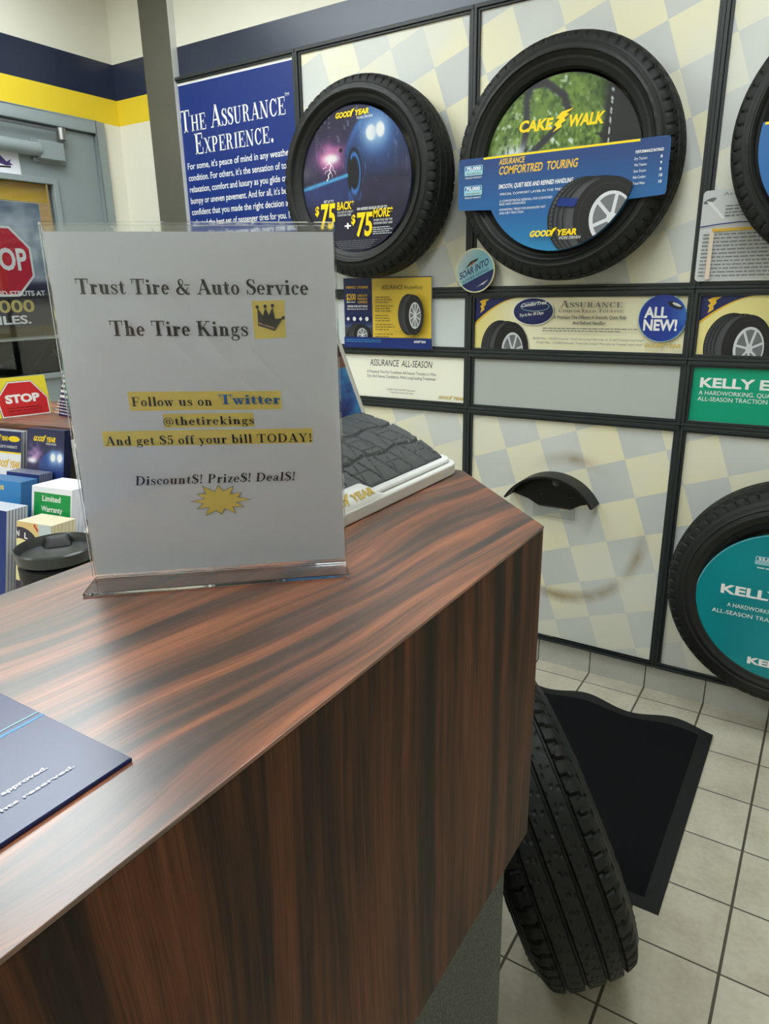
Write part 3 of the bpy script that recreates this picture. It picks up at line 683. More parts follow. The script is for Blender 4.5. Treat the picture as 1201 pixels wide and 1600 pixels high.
def corner_flash(S, x0, z1, w=.16, h=.085):
    S.poly([(x0, z1), (x0, z1-h*1.12)] + [(x0+w*1.06*t, z1-h*1.12*(1-t)**1.7) for t in [i/10 for i in range(1, 11)]], M_AMBER)
    S.poly([(x0, z1), (x0, z1-h)] + [(x0+w*t, z1-h*(1-t)**1.7) for t in [i/10 for i in range(1, 11)]], M_DNAVY)
    S.poly([(x0+.012, z1-.058), (x0+.02, z1-.052), (x0+.024, z1-.035), (x0+.018, z1-.03), (x0+.026, z1-.022), (x0+.016, z1-.012), (x0+.032, z1-.005), (x0+.056, z1-.003), (x0+.04, z1-.014), (x0+.042, z1-.022), (x0+.034, z1-.03), (x0+.036, z1-.04)], M_AMBER)
def ink_comfort(S, x0, x1, z0, z1):
    def bg(u, v): return mixc(mixc(full(u, (246,240,206)), (236,220,140), (-u-.55)*2.5), (214,206,176), (u*.4)*(v+1)*.5)
    S.pic((x0+x1)/2, (z0+z1)/2, (x1-x0)/2, (z1-z0)/2, bg, nu=30, nv=8, disc=False)
    corner_flash(S, x0, z1); S.clip = rect(x0, z0, x1, z1)
    small_tire(S, -1.018, 1.203, .185, .205)
    S.poly(circ(-.917, 1.336, .074, .0465), M_WHT); S.poly(circ(-.917, 1.336, .0715, .044), M_DNAVY)
    S.ring(-.912, 1.352, .050, .014, .052, .016, M_LBLUE); S.text('ComforTred', -.962, 1.350, .09, .012, M_WHT, bold=.03, shear=.2, slope=.12)
    S.text('Try It For 30 Days', -.968, 1.317, .088, .010, M_WHT, bold=.02, shear=.2, slope=.12)
    S.text('Assurance', -.822, 1.349, .207, .022, M_GTXT, face='serif', smallcaps=True); S.text('ComforTred Touring', -.826, 1.333, .216, .011, M_GTXT, face='serif', smallcaps=True)
    S.text('A Premium Tire Offering A Smooth, Quiet Ride', -.843, 1.312, .243, .011, M_GTXT, bold=.02, shear=.1); S.text('And Refined Handling', -.777, 1.294, .112, .011, M_GTXT, bold=.02, shear=.1)
    S.greek(-.88, 1.279, .33, 2, .008, .0045, M_GTXT, .2)
    S.text('80,000 Mile / 130,000 Kilometer Tread Life Limited Warranty on T- and H-speed rated sizes*', -.912, 1.243, .375, .0075, M_GTXT, shear=.15)
    S.text('70,000 Mile / 115,000 Kilometer Tread Life Limited Warranty on V-speed rated sizes*', -.899, 1.229, .36, .0075, M_GTXT, shear=.15)
    S.logo(-.535, 1.226, .112, .011, M_GOLD)
    S.poly(circ(-.487, 1.316, .0735), M_LBLUE)
    def ball(u, v): return mixc(mixc(full(u, (16,52,148)), (60,130,200), (u-.2)*1.2*(vnoise(u*5, v*5))), (10,30,100), (v-.6))
    S.pic(-.487, 1.316, .0715, .0715, ball, nu=48, nv=12)
    S.poly(circ(-.452, 1.355, .024, .009, rot=-22), M_INK); S.poly(circ(-.448, 1.357, .014, .004, rot=-22), M_SILV)
    S.text('ALL', -.543, 1.318, .07, .032, M_WHT, bold=.035); S.text('NEW!', -.543, 1.279, .102, .033, M_WHT, bold=.035)
module(2, 'strip', 'sign_strip', 'cream strip sign with a round blue ALL NEW! badge at its right end', 'sign', M_PAPER, ink_comfort)
module(2, 'lowstrip', 'sign_strip', 'empty grey strip panel between the ALL NEW! strip and the bare tire bracket', 'sign', mat('grey_strip_panel', (182,187,182), .45, noise=.03, nscale=3))
module(2, 'lower', 'checker_panel', 'checkered lower wall panel with brown tire rub marks around the bare bracket', 'wall panel', CH['m2l'])
def ink_strip3(S, x0, x1, z0, z1):
    def bg(u, v): return mixc(full(u, (240,226,150)), (214,200,140), (u+.2))
    S.pic((x0+x1)/2, (z0+z1)/2, (x1-x0)/2, (z1-z0)/2, bg, nu=30, nv=8, disc=False)
    corner_flash(S, x0, z1, .15, .075); S.clip = rect(x0, z0, x1, z1)
    small_tire(S, -.262, 1.232, .19, .20)
    S.text('Assurance', -.12, 1.349, .207, .022, M_GTXT, face='serif', smallcaps=True)
    S.text('A Fuel Efficient Tire', -.10, 1.312, .17, .011, M_GTXT, bold=.02)
module(3, 'strip', 'sign_strip', 'yellowish strip sign with a navy corner and a printed tire, above the green strip', 'sign', M_PAPER, ink_strip3)
def ink_kelly(S, x0, x1, z0, z1):
    S.poly(rect(x0, z0, x1, z1), M_GREEN)
    S.text('KELLY EDGE A/S', -.357, 1.107, .40, .029, M_WHT, bold=.035)
    S.text('A HARDWORKING, QUALITY TIRE WITH', -.358, 1.083, .33, .0135, M_WHT); S.text('ALL-SEASON TRACTION FOR EVERYDAY', -.359, 1.064, .33, .0135, M_WHT)
module(3, 'lowstrip', 'sign_strip', 'bright green strip sign reading KELLY in white', 'sign', M_PAPER, ink_kelly)
module(3, 'lower', 'checker_panel', 'checkered lower wall panel behind the teal disc tire', 'wall panel', CH['m3l'])

# ------------------------------------------------------------------ tyres
def tire(label, C, n, up, Rr, W, rim, seed=0, group=None, cat='tire', pitch_n=64, grooves=(-.31,-.11,.11,.31)):
    'n: axle direction (outer face), up: the tyre\'s own vertical; geometry from a profile with tread blocks cut into it'
    C = Vector(C); n = Vector(n).normalized(); h = n.cross(Vector(up)).normalized(); u = h.cross(n).normalized()
    t = thing('tire', label, cat, C - Vector((0,0,Rr*.98)), group)
    NA = 384
    th = np.linspace(0, 2*np.pi, NA, endpoint=False)
    def place(rad, off):   # arrays (nv, NA)
        return (np.array(C)[None, None] + off[..., None]*np.array(n) + rad[..., None]*(np.cos(th)[None, :, None]*np.array(h) + np.sin(th)[None, :, None]*np.array(u)))
    # tread
    s = np.linspace(-1, 1, 61); off = s*.5*W*.97; base = Rr - (np.abs(s)**3.2)*.020 - (np.clip(np.abs(s)-.86, 0, 1)/.14)**2*.012
    depth = np.zeros((61, NA)); a = th[None]*pitch_n/(2*np.pi); S2 = s[:, None]
    for g in grooves: depth = np.maximum(depth, (np.abs(S2-g*2) < .042)*.008)
    sh = np.abs(S2) > .66
    ph = np.mod(a + .35*np.abs(S2)*2 + .3*np.sign(S2), 1.0); depth = np.maximum(depth, sh*(ph < .17)*.0065)
    md = (np.abs(S2) < .6)
    ph2 = np.mod(a*1.0 + S2*1.3 + .5*np.floor((S2+1)*2.2), 1.0); depth = np.maximum(depth, md*(ph2 < .08)*.0030)
    ph3 = np.mod(a*2 + .35*np.abs(S2)*4, 1.0); depth = np.maximum(depth, (np.abs(S2) > .7)*(ph3 < .12)*.002)
    rad = base[:, None]*np.ones((1, NA)) - depth; offa = off[:, None]*np.ones((1, NA))
    tb = MB(); tb.grid(place(rad, offa), NA, 61, M_RUB, None, True); tb.build('tread', t, smooth=28)
    # both sidewalls
    for sgn in (1, -1):
        re, he = base[-1], W*.485
        q = [(re, he), (re-.012, he+.006), (re-.030, W*.5+.006), ((re+rim)/2+.004, W*.5+.010), (rim+.035, W*.5+.003), (rim+.022, W*.47), (rim+.008, W*.43), (rim, W*.40), (rim-.006, W*.30), (rim+.004, W*.22)]
        rr = []; oo = []
        for (r0, o0), (r1, o1) in zip(q, q[1:]):
            for k in range(4): rr.append(r0+(r1-r0)*k/4); oo.append(o0+(o1-o0)*k/4)
        rr.append(q[-1][0]); oo.append(q[-1][1]); rr = np.array(rr); oo = np.array(oo)
        ridge = np.zeros_like(oo)
        for rc in (re-.026, (re+rim)/2+.022, (re+rim)/2-.014, rim+.030): ridge += .0016*(np.abs(rr-rc) < .0035)
        k = np.ones((1, NA)); O = (oo+ridge)[:, None]*k
        seg = (np.sin(th*9+seed) > .25)*(np.abs(((th*40/(2*np.pi)) % 1)-.5) < .3)   # raised sidewall lettering, too faint to read
        O = O + .0010*seg[None]*(np.abs(rr-((re+rim)/2+.004))[:, None] < .010)
        sw = MB(); sw.grid(place(rr[:, None]*k, sgn*O), NA, len(rr), M_RUBS, None, True); sw.build('sidewall', t, smooth=35)
    return t
FACE = (0, -1, 0)
GT = 'tires hung on the display wall'
TA = dict(C=(-1.527, YW-.126, 1.790), R=.331, W=.168); TB = dict(C=(-.795, YW-.125, 1.777), R=.342, W=.165)
TC = dict(C=(.000, YW-.131, 1.773), R=.328, W=.165); TD = dict(C=(-.014, YW-.125, .512), R=.352, W=.165)
tire('black tire on the wall framing a lightning storm and car picture', TA['C'], FACE, (0,0,1), TA['R'], TA['W'], .242, 1, GT)
tire('large black tire on the wall with a wide blue info card across it', TB['C'], FACE, (0,0,1), TB['R'], TB['W'], .246, 2, GT)
tire('black tire cut by the right frame edge, above the white spec sheet', TC['C'], FACE, (0,0,1), TC['R'], TC['W'], .246, 3, GT)
tire('black tire low on the wall holding the teal disc', TD['C'], FACE, (0,0,1), TD['R'], TD['W'], .228, 4, GT)

def disc_thing(label, cx, cz, r, off, ink, name='tire_insert_disc', cat='display disc', group='round inserts in the wall tires', edge=None):
    b = MB(); b.prism(circ(cx, cz, r, n=96), lambda x, z, d: (x, YW-off+d, z), 0, .004, edge or M_PAPER)
    S = Sheet(b, wallA(off)); ink(S); return solo(b, name, label, cat, (cx, YW-off+.002, cz-r), group)

def storm(u, v):
    n = vnoise(u*6+3, v*6); c = mixc(full(u, (34,32,62)), (58,54,96), n*.6)
    c = mixc(c, (110,108,130), ((vnoise(u*55, v*7+u*8) > .86)*(v > -.05))*.5)            # rain
    g = np.exp(-(((u+.42)/.28)**2+((v-.36)/.2)**2)); n2 = vnoise(u*9+7, v*9)
    c = mixc(c, (150,80,150), g*1.3*(.5+n2)); c = mixc(c, (240,150,190), (g-.35)*1.6*(.4+n2)); c = mixc(c, (255,245,250), (np.exp(-(((u+.40)/.17)**2+((v-.33)/.08)**2))-.25)*1.8)
    ub = -.22+1.0*np.clip(v-.36, 0, 1)**1.25+.05*np.sin(v*6)          # outline of the bonnet
    car = np.clip((u-ub)*16, 0, 1)*np.clip((v+.02)*9, 0, 1)
    fade = np.clip(np.exp(-((u-.42)**2+(v-.66)**2)/.16)*1.1+np.exp(-((u-ub)/.10)**2)*.75*np.clip(v, 0, 1)**.3, 0, 1)
    body = mixc(mixc(full(u, (28,28,58)), (46,60,112), n*.5), (60,118,196), fade); c = c*(1-car[..., None])+body*car[..., None]
    c = mixc(c, (150,170,200), ((vnoise(u*55, v*7+u*8) > .88)*(v > .05))*.35)
    for lx, lz, rx_, rz_ in ((.33,.61,.085,.10), (.49,.635,.07,.095)):
        d = np.hypot((u-lx)/rx_, (v-lz)/rz_); c = mixc(c, (190,215,245), np.exp(-(d/1.9)**2)*.8); c = mixc(c, (255,255,255), (1.15-d)*4)
    wv = v-(-.07+(u+1)*.17); c = mixc(c, (40,60,130), (wv < 0)*(u < .02)*np.clip(1+(v+.1)*2.2, 0, .9)*(.6+.5*vnoise(u*14, v*14)))
    d = np.hypot((u-.02)/.13, (v-.10)/.33); c = mixc(c, (18,20,34), (1.1-d)*8); c = mixc(c, (60,130,210), (.16-np.abs(d-.78))*7*(v > -.24)*(u > -.04))
    c = mixc(c, (70,120,200), ((u > -.1)*(u < .13)*(v < -.12)*(v > -.28))*.8*vnoise(u*22, v*22))
    c = mixc(c, (80,170,225), (.035-np.abs(wv))*45*(u < -.10)); c = mixc(c, (30,28,58), (-.28-v)*8)
    c = c*.86
    c = mixc(c, (92,88,98), np.exp(-(((u-.92)/.2)**2+((v-.02)/.2)**2))*.8*vnoise(u*5, v*5+3)+np.exp(-(((u+.98)/.25)**2+((v-.18)/.1)**2))*.7)
    return c
def ink_storm(S):
    S.pic(-1.542, 1.787, .2355, .2355, storm, nu=200, nv=80)
    for w_, pts in ((.0032, [(-1.640,1.868),(-1.646,1.852),(-1.637,1.846),(-1.645,1.830),(-1.640,1.824),(-1.652,1.812),(-1.648,1.806),(-1.659,1.795)]), (.0016, [(-1.637,1.846),(-1.628,1.838),(-1.630,1.830),(-1.619,1.822),(-1.621,1.814)]), (.0016, [(-1.646,1.852),(-1.656,1.848),(-1.660,1.840),(-1.674,1.836)]), (.0014, [(-1.645,1.830),(-1.660,1.826),(-1.666,1.818)]), (.0014, [(-1.640,1.824),(-1.632,1.812),(-1.634,1.804)])): S.line(pts, w_, M_WHT)
    S.logo(-1.611, 1.990, .142, .0165, M_GYEL); S.text('MORE DRIVEN', -1.520, 1.977, .064, .0085, M_WHT, shear=.15)
    y = M_GYEL
    S.text('GET UP TO', -1.675, 1.722, .045, .0085, M_WHT, bold=.02, shear=.12); S.text('$', -1.716, 1.683, .018, .030, y, bold=.03, shear=.1)
    S.text('75', -1.695, 1.637, .066, .082, y, bold=.03, shear=.1); S.text('BACK*', -1.616, 1.695, .073, .026, y, bold=.025, shear=.1)
    S.text('ON A SET OF 4 SELECT', -1.615, 1.683, .07, .007, M_WHT, shear=.1); S.text('GOODYEAR TIRES', -1.615, 1.673, .06, .007, M_WHT, shear=.1)
    S.text('+', -1.584, 1.626, .028, .026, M_WHT, bold=.03)
    S.text('AN ADDED BONUS OF UP TO', -1.529, 1.688, .127, .009, M_WHT, bold=.02, shear=.1); S.text('$', -1.555, 1.645, .018, .030, y, bold=.03, shear=.1)
    S.text('75', -1.535, 1.604, .068, .076, y, bold=.03, shear=.1); S.text('MORE*', -1.460, 1.661, .08, .028, y, bold=.025, shear=.1)
    for k, tx in enumerate(('WHEN YOU USE THE', 'GOODYEAR CREDIT CARD')): S.text(tx, -1.459, 1.648-.0105*k, .078, .007, M_WHT, shear=.1)
    for k in range(4): S.greek(-1.462, 1.626-.0068*k, .085, 1, .006, .004, M_SILV, .2, k)
    for k in range(5): S.greek(-1.632+.008*k, 1.586-.0065*k, .20-.016*k, 1, .006, .004, M_PGRY, .1, k+9)
    S.poly(circ(-1.583, 1.885, .0075, n=16), M_INK)
disc_thing('round storm picture insert with a blue car and yellow $75 offers', -1.542, 1.787, .237, .186, ink_storm, edge=M_DNAVY)

def seg_dist(u, v, pts):
    d = np.full(u.shape, 9.0)
    for (a, b_), (c, e) in zip(pts, pts[1:]):
        L2 = (c-a)**2+(e-b_)**2; t = np.clip(((u-a)*(c-a)+(v-b_)*(e-b_))/L2, 0, 1); d = np.minimum(d, np.hypot(u-a-t*(c-a), v-b_-t*(e-b_)))
    return d
def meadow(u, v):
    n = vnoise(u*13, v*13); n2 = vnoise(u*40+9, v*24); n3 = vnoise((u+v)*30, (u-v)*8)
    c = mixc(full(u, (66,92,38)), (128,156,66), n*.7+n2*.45); c = mixc(c, (38,58,26), (.42-n2)*2)
    c = mixc(c, (200,214,200), (n3-.58)*3.2*(np.hypot(u+.35, v-.35) < .75)+(n2-.8)*3)
    c = mixc(c, (40,58,34), (u-.1)*1.2*(v > .55)); 
    road = [(-.52,.12),(-.45,.45),(-.47,.78),(-.40,.92),(-.22,.93),(.02,.76),(.08,.60),(-.05,.42),(-.25,.25),(-.55,.05),(-.75,-.1)]
    d = seg_dist(u, v, road); c = mixc(c, (44,44,48), (.055-d)*40)
    d2 = np.hypot((u-.02)/.62, (v-.02)/.36); c = mixc(c, (36,36,38), ((d2 > 1)*(v < .30)*(u > -.62)*(v-.1 < u*.9+.35))*1.0*(u > -.35))
    c = mixc(c, (34,36,38), (u-.47-(v-.2)*.06)*14)
    c = mixc(c, (205,210,205), (.012-np.abs(u-.60-.03*(v-.3)))*120*(np.mod(v*9, 1) > .45))
    c = mixc(c, (214,220,220), np.exp(-(((u+.62)/.2)**2+((v-.16)/.12)**2))*1.1*(n2 > .35))
    return c
def ink_meadow(cx, cz):
    def f(S):
        S.pic(cx, cz, .2395, .2395, meadow, nu=200, nv=80)
        S.text('CAKE', cx-.135, cz+.100, .105, .030, M_GYEL, bold=.04, shear=.2, slope=-.02); S.text('WALK', cx+.018, cz+.098, .108, .030, M_GYEL, bold=.04, shear=.2, slope=-.02)
        x = cx-.026; z = cz+.088
        S.poly([(x,z),(x+.012,z+.012),(x+.004,z+.02),(x+.020,z+.034),(x+.008,z+.036),(x+.026,z+.052),(x+.062,z+.058),(x+.040,z+.046),(x+.050,z+.044),(x+.034,z+.034),(x+.040,z+.028),(x+.026,z+.020),(x+.028,z+.012),(x+.014,z+.006)], M_GYEL)
    return f
disc_thing('round insert showing a winding road in grass with yellow CAKE WALK lettering', -.798, 1.770, .241, .172, ink_meadow(-.798, 1.770), edge=M_PBLK)
disc_thing('round grassy-road insert in the tire cut by the right frame edge', -.012, 1.773, .241, .172, ink_meadow(-.012, 1.773), edge=M_PBLK)

def info_card(label, cx, zt, wide=True):
    'blue card: half disc below, a band with wings across the tyre'
    off = .2255; b = MB(); zl = 1.655
    R_, cz = .237, zt-.045
    low = [(x, z) for x, z in circ(cx, cz, R_, n=60, a0=180+27, a1=360-27)]
    if wide: pts = rrect(cx-.325, zl, cx+.313, zt, .012)[0:18] ; pts = [(cx+.301, zl)] + pts[1:]
    if wide:
        top = rrect(cx-.325, zl, cx+.313, zt, .012); i0 = [k for k, p in enumerate(top) if abs(p[1]-zl) < 1e-9]
        outline = top[:24]; cut = [p for p in outline]
        poly = [p for p in outline]; poly = poly + low   # bottom edge replaced by the half disc
    else:
        x = math.sqrt(R_**2-(zt-cz)**2); a = math.degrees(math.asin((zt-cz)/R_)); poly = circ(cx, cz, R_, n=72, a0=180-a, a1=360+a)
    def pic(u, v): return None
    b.prism(poly, lambda x, z, d: (x, YW-off+d, z), 0, .004, M_CARDB)
    S = Sheet(b, wallA(off))
    def shade(u, v): return mixc(mixc(full(u, (30,92,150)), (36,66,120), (v-.1)*1.3), (34,132,182), (-v-.1)*1.1)
    if wide:
        S.pic(cx-.006, (zl+zt)/2, .317, (zt-zl)/2-.001, lambda u, v: shade(u, v*.5+.5), nu=30, nv=14, disc=False)
        nvv = 16; Z = np.linspace(zl-.0005, cz-R_+.001, nvv); P = []; Cc = []
        for z in Z:
            hw = math.sqrt(max(R_**2-(cz-z)**2, 0))-.001; P += [S.fn(cx-hw+2*hw*k/23, z, S.n) for k in range(24)]
            Cc.append(shade(np.zeros(24), np.full(24, (z-zl)/.13*.9)))
        b.grid(np.array(P), 24, nvv, GLOSSY, np.array(Cc))
    else: S.pic(cx, cz-.096, .19, .136, lambda u, v: shade(u, v), nu=50, nv=20)
    S.poly(rect(cx-.240 if wide else cx-.228, zt-.0005-.006, cx+.232 if wide else cx+.228, zt-.0005), M_GYEL)
    S.text('ASSURANCE', cx-.188, 1.777, .082, .0165, M_AMBER, bold=.02, shear=.15); S.text('COMFORTRED  TOURING', cx-.188, 1.749, .246, .023, M_AMBER, bold=.02, shear=.15)
    if wide:
        S.text('SMOOTH, QUIET RIDE AND REFINED HANDLING', cx-.187, 1.709, .235, .0125, M_WHT, bold=.02, shear=.12)
        for k, tx in enumerate(('SPECIAL COMFORT LAYER IN THE TREAD', 'A COMFORTREDGE SIDEWALL FOR CUSHIONED', 'RIDE AND HANDLING', 'ASYMMETRIC TREAD FOR ENHANCED WET', 'AND DRY TRACTION')):
            S.text(tx, cx-.182, (1.690,1.670,1.661,1.645,1.635)[k], (.21,.17,.085,.15,.08)[k], .0065, M_WHT)
        for z in (1.755, 1.697):
            S.poly(rrect(cx-.304, z, cx-.242, z+.028, .003), M_LBLUE); S.poly(rect(cx-.301, z+.014, cx-.245, z+.026), M_CARDB); S.text('70,000', cx-.298, z+.015, .05, .0095, M_WHT, bold=.03); S.greek(cx-.298, z+.004, .05, 1, .005, .004, M_GTXT, 0)
            S.text('TREADLIFE WARRANTY', cx-.302, z-.009, .058, .005, M_WHT)
        S.text('PERFORMANCE RATINGS', cx+.222, 1.766, .075, .0075, M_WHT, bold=.02, shear=.1)
        for k, (tx, vv) in enumerate((('Dry Traction', '8'), ('Wet Traction', '9'), ('Snow Traction', '8'), ('Ride Comfort', '10'), ('Tread Wear', '10'))):
            S.text(tx, cx+.221, 1.749-.0158*k, .034, .0072, M_WHT, shear=.1); S.text(vv, cx+.291, 1.749-.0158*k, None, .0075, M_WHT, bold=.02)
    # printed tyre, cropped by the card's edge
    S.clip = circ(cx, cz, R_-.002, n=64); small_tire(S, cx+.125, 1.608, .285, .225, spokes=6)
    S.poly([(cx+.012,1.668),(cx+.072,1.662),(cx+.060,1.640),(cx+.006,1.646)], M_BLUE); S.clip = None
    S.logo(cx-.076, 1.564, .148, .0165, M_GYEL); S.text('MORE DRIVEN', cx+.019, 1.552, .064, .0085, M_WHT, shear=.12)
    solo(b, 'tire_info_card', label, 'display card', (cx, YW-off+.002, cz-R_), 'blue info cards on the wall tires')
info_card('wide blue card reading COMFORTRED TOURING across the large wall tire', -.783, 1.803)
info_card('blue half-disc card under a yellow line in the tire at the right frame edge', -.016, 1.806, False)

def ink_teal(S):
    c = (-.033, .480)
    S.pic(c[0], c[1], .2415, .2415, lambda u, v: mixc(full(u, (4,132,142)), (6,146,152), vnoise(u*2+1, v*2)), nu=72, nv=16)
    S.ring(c[0], c[1], .2395, .2395, .2412, .2412, M_LBLUE, n=72)
    S.text('KELLY EDGE', -.201, .511, .335, .0285, M_WHT, bold=.035); S.text('A HARDWORKING, QUALITY TIRE WITH', -.178, .469, .296, .0135, M_WHT); S.text('ALL-SEASON TRACTION FOR EVERYDAY', -.218, .443, .37, .0135, M_WHT)
    S.poly(rrect(-.120, .620, .06, .646, .003), M_LBLUE); S.poly(rect(-.117, .633, .057, .643), M_TEAL); S.text('55,000', -.112, .634, .05, .0085, M_WHT, bold=.03); S.greek(-.113, .609, .16, 1, .005, .005, M_WHT, 0)
    S.text('KELLY', -.101, .296, .135, .0215, M_WHT, bold=.05)
disc_thing('round teal insert with white KELLY lettering in the low wall tire', -.033, .480, .243, .208, ink_teal, edge=M_TEAL)

# bare half-moon tyre bracket
t = thing('tire_bracket', 'bare black half-moon tire bracket on the lower checkered panel', 'bracket', (-.80, YW-PO, .61))
bc = (-.806, .588); br = .180; a0, a1 = 30, 150
pl = MB(); arc = circ(bc[0], bc[1], br, n=40, a0=a0, a1=a1)
pl.prism(arc + [(-.905, .664), (-.862, .642), (-.742, .642), (-.705, .664)], lambda x, z, d: (x, YW-PO-.0006-d, z), 0, .006, M_BLKP); pl.build('back_plate', t, bevel=.001)
fl = MB(); outer = circ(bc[0], bc[1], br+.008, n=40, a0=a0-1, a1=a1+1); fl.prism(outer + arc[::-1], lambda x, z, d: (x, YW-PO-.0006-d, z), 0, .085, M_BLKP); fl.build('rim_shelf', t, smooth=40)
for x, z, r in ((-.800, .738, .014), (-.852, .690, .007), (-.742, .690, .007)):
    sw = MB(); m_ = M_PGRY if r > .01 else mat('screw_head', (92,96,96), .3, metal=1, noise=.05)
    sw.tube([(x, YW-PO-.0066, z), (x, YW-PO-.0106, z)], r, m_, 20); sw.tube([(x, YW-PO-.0106, z), (x, YW-PO-.0145, z)], [r*.8, r*.35], m_, 20); sw.build('screw', t, smooth=40)
MB().box((-.880, YW-PO-.012, .606), (-.725, YW-PO-.008, .650), M_ACR).build('clear_lip', t)

# round badge, blue/yellow card, spec sheet
def ink_badge(S):
    cx, cz, r = -1.128, 1.4755, .0745
    S.poly(circ(cx, cz, r), P_('badge_cream', (226,224,180))); C_ = circ(cx, cz, r*.945)
    S.pic(cx, cz, r*.945, r*.945, lambda u, v: mixc(mixc(full(u, (120,176,190)), (196,206,206), (-u*.8+v*.5)*1.0), (140,188,206), (u-.2)*.6), nu=48, nv=12)
    S.clip = C_; a = math.tan(R(24))
    S.poly([(cx-.1, cz-.071-.0), (cx+.1, cz-.071+.2*a), (cx+.1, cz-.2), (cx-.1, cz-.2)], M_DNAVY)
    S.text('SOAR INTO', cx-.058, cz-.030, .11, .023, M_DNAVY, bold=.02, shear=-.1, slope=a); S.text('SUMMER SAVINGS', cx-.048, cz-.044, .10, .0105, M_DNAVY, slope=a)
    S.poly([(cx-.040,cz+.005),(cx-.018,cz+.030),(cx+.012,cz+.042),(cx+.008,cz+.034),(cx-.012,cz+.022)], M_INK); S.poly([(cx-.024,cz+.016),(cx-.006,cz+.030),(cx+.000,cz+.028),(cx-.012,cz+.018)], P_('rust', (176,104,60)))
    S.poly([(cx+.004,cz-.058),(cx+.028,cz-.043),(cx+.052,cz-.030),(cx+.034,cz-.046),(cx+.02,cz-.05)], M_SILV); S.clip = None
b = MB(); b.prism(circ(-1.128, 1.4755, .0745, n=64), lambda x, z, d: (x, YW-.048+d, z), 0, .005, P_('badge_edge', (196,186,120)))
b.tube([(-1.128, YW-.043, 1.455), (-1.128, YW-.0305, 1.455)], .012, M_WHTP, 12)
ink_badge(Sheet(b, wallA(.048))); solo(b, 'round_badge', 'round pale blue badge reading SOAR INTO, hung between the two big tires', 'badge', (-1.128, YW-.045, 1.401))

def ink_card1(S):
    S.poly(rect(-1.709,1.197,-1.309,1.462), M_DNAVY)
    def yl(u, v): return mixc(full(u, (236,200,66)), (196,160,50), np.exp(-(((u-.35)/.5)**2+((v+.8)/.08)**2))*.8)
    S.pic(-1.4425, 1.348, .1315, .1105, yl, nu=40, nv=24, disc=False)
    def mtn(u, v):
        c = mixc(full(u, (24,40,96)), (120,140,170), (.35-np.abs(v-.35))*1.6); c = mixc(c, (60,66,70), (.1+.25*np.abs(u)-v)*5); c = mixc(c, (24,30,40), (-.55-v)*4); return c
    S.pic(-1.6415, 1.2685, .0665, .030, mtn, nu=24, nv=16, disc=False); S.clip = rect(-1.708, 1.2385, -1.575, 1.46); small_tire(S, -1.638, 1.247, .11, .085); S.clip = None
    S.poly(rect(-1.709,1.197,-1.309,1.237), M_BLUE); S.greek(-1.70, 1.226, .17, 2, .007, .004, M_CYAN, .1); S.logo(-1.382, 1.221, .052, .0075, M_WHT)
    S.text('PERFECT', -1.690, 1.423, .05, .009, M_AMBER, bold=.03, shear=.15); S.text('STORMER', -1.635, 1.423, .05, .009, M_AMBER, bold=.03, shear=.15)
    S.text('$200', -1.690, 1.380, .046, .024, M_AMBER, bold=.02)
    for k, tx in enumerate(('5-MONTH', 'FINANCING', 'OFFERS')): S.text(tx, -1.636, 1.392-.0125*k, .046, .009, M_AMBER, bold=.02)
    S.greek(-1.69, 1.370, .045, 1, .006, .005, M_WHT, 0); S.text('DRIVEN FOR ANYTHING', -1.686, 1.352, .096, .008, M_WHT, bold=.03, shear=.15); S.greek(-1.688, 1.344, .098, 1, .005, .004, M_WHT, 0)
    for k in range(4):
        x = -1.683+.030*k; S.poly(circ(x, 1.308, .0085, n=8 if k % 2 else 4), M_WHT)
    S.text('ASSURANCE', -1.522, 1.417, .092, .0165, M_INK, bold=.005, shear=.15); S.text('WeatherReady', -1.424, 1.417, .082, .0145, M_INK, shear=.15)
    for k, (z, n) in enumerate(((1.388,3), (1.355,3), (1.319,3), (1.286,3), (1.250,2))): S.greek(-1.552, z, .09, n, .0095, .0055, P_('olive_text', (130,108,40)), .35, k)
    small_tire(S, -1.385, 1.325, .115, .150, spokes=10)
b = MB().box((-1.709, YW-.033, 1.197), (-1.309, YW-.0312, 1.462), M_PAPER); ink_card1(Sheet(b, wallA(.033))); solo(b, 'promo_card', 'blue and yellow card with a printed tire, below the lightning tire', 'card', (-1.509, YW-.032, 1.197))

def ink_spec(S):
    S.text('Assurance', -.35, 1.660, .10, .009, M_GTXT); S.poly(circ(-.385, 1.648, .018, .006, rot=20), M_PGRY)
    S.poly([(-.395,1.648),(-.38,1.645),(-.34,1.60),(-.345,1.596)], M_WHT); S.greek(-.34, 1.63, .14, 4, .009, .005, M_PGRY, .2)
    S.line([(-.403,1.577),(-.35,1.583),(-.30,1.586),(-.16,1.580)], .003, M_BLUE); S.poly(rect(-.37,1.563,-.16,1.571), M_AMBER)
    for k in range(12): S.greek(-.392, 1.553-.0105*k, .235, 1, .01, .0055, M_PGRY, .02, k)
    S.poly(rect(-.372,1.43,-.360,1.56), P_('peach', (226,206,186)))
b = MB(); b.prism(rrect(-.404, 1.424, -.150, 1.676, .012), lambda x, z, d: (x, YW-.034+d, z), 0, .003, mat('laminated_paper', (214,216,216), .3)); ink_spec(Sheet(b, wallA(.034))); solo(b, 'spec_sheet', 'white printed spec sheet tucked under the tire at the right frame edge', 'sheet', (-.277, YW-.033, 1.424))

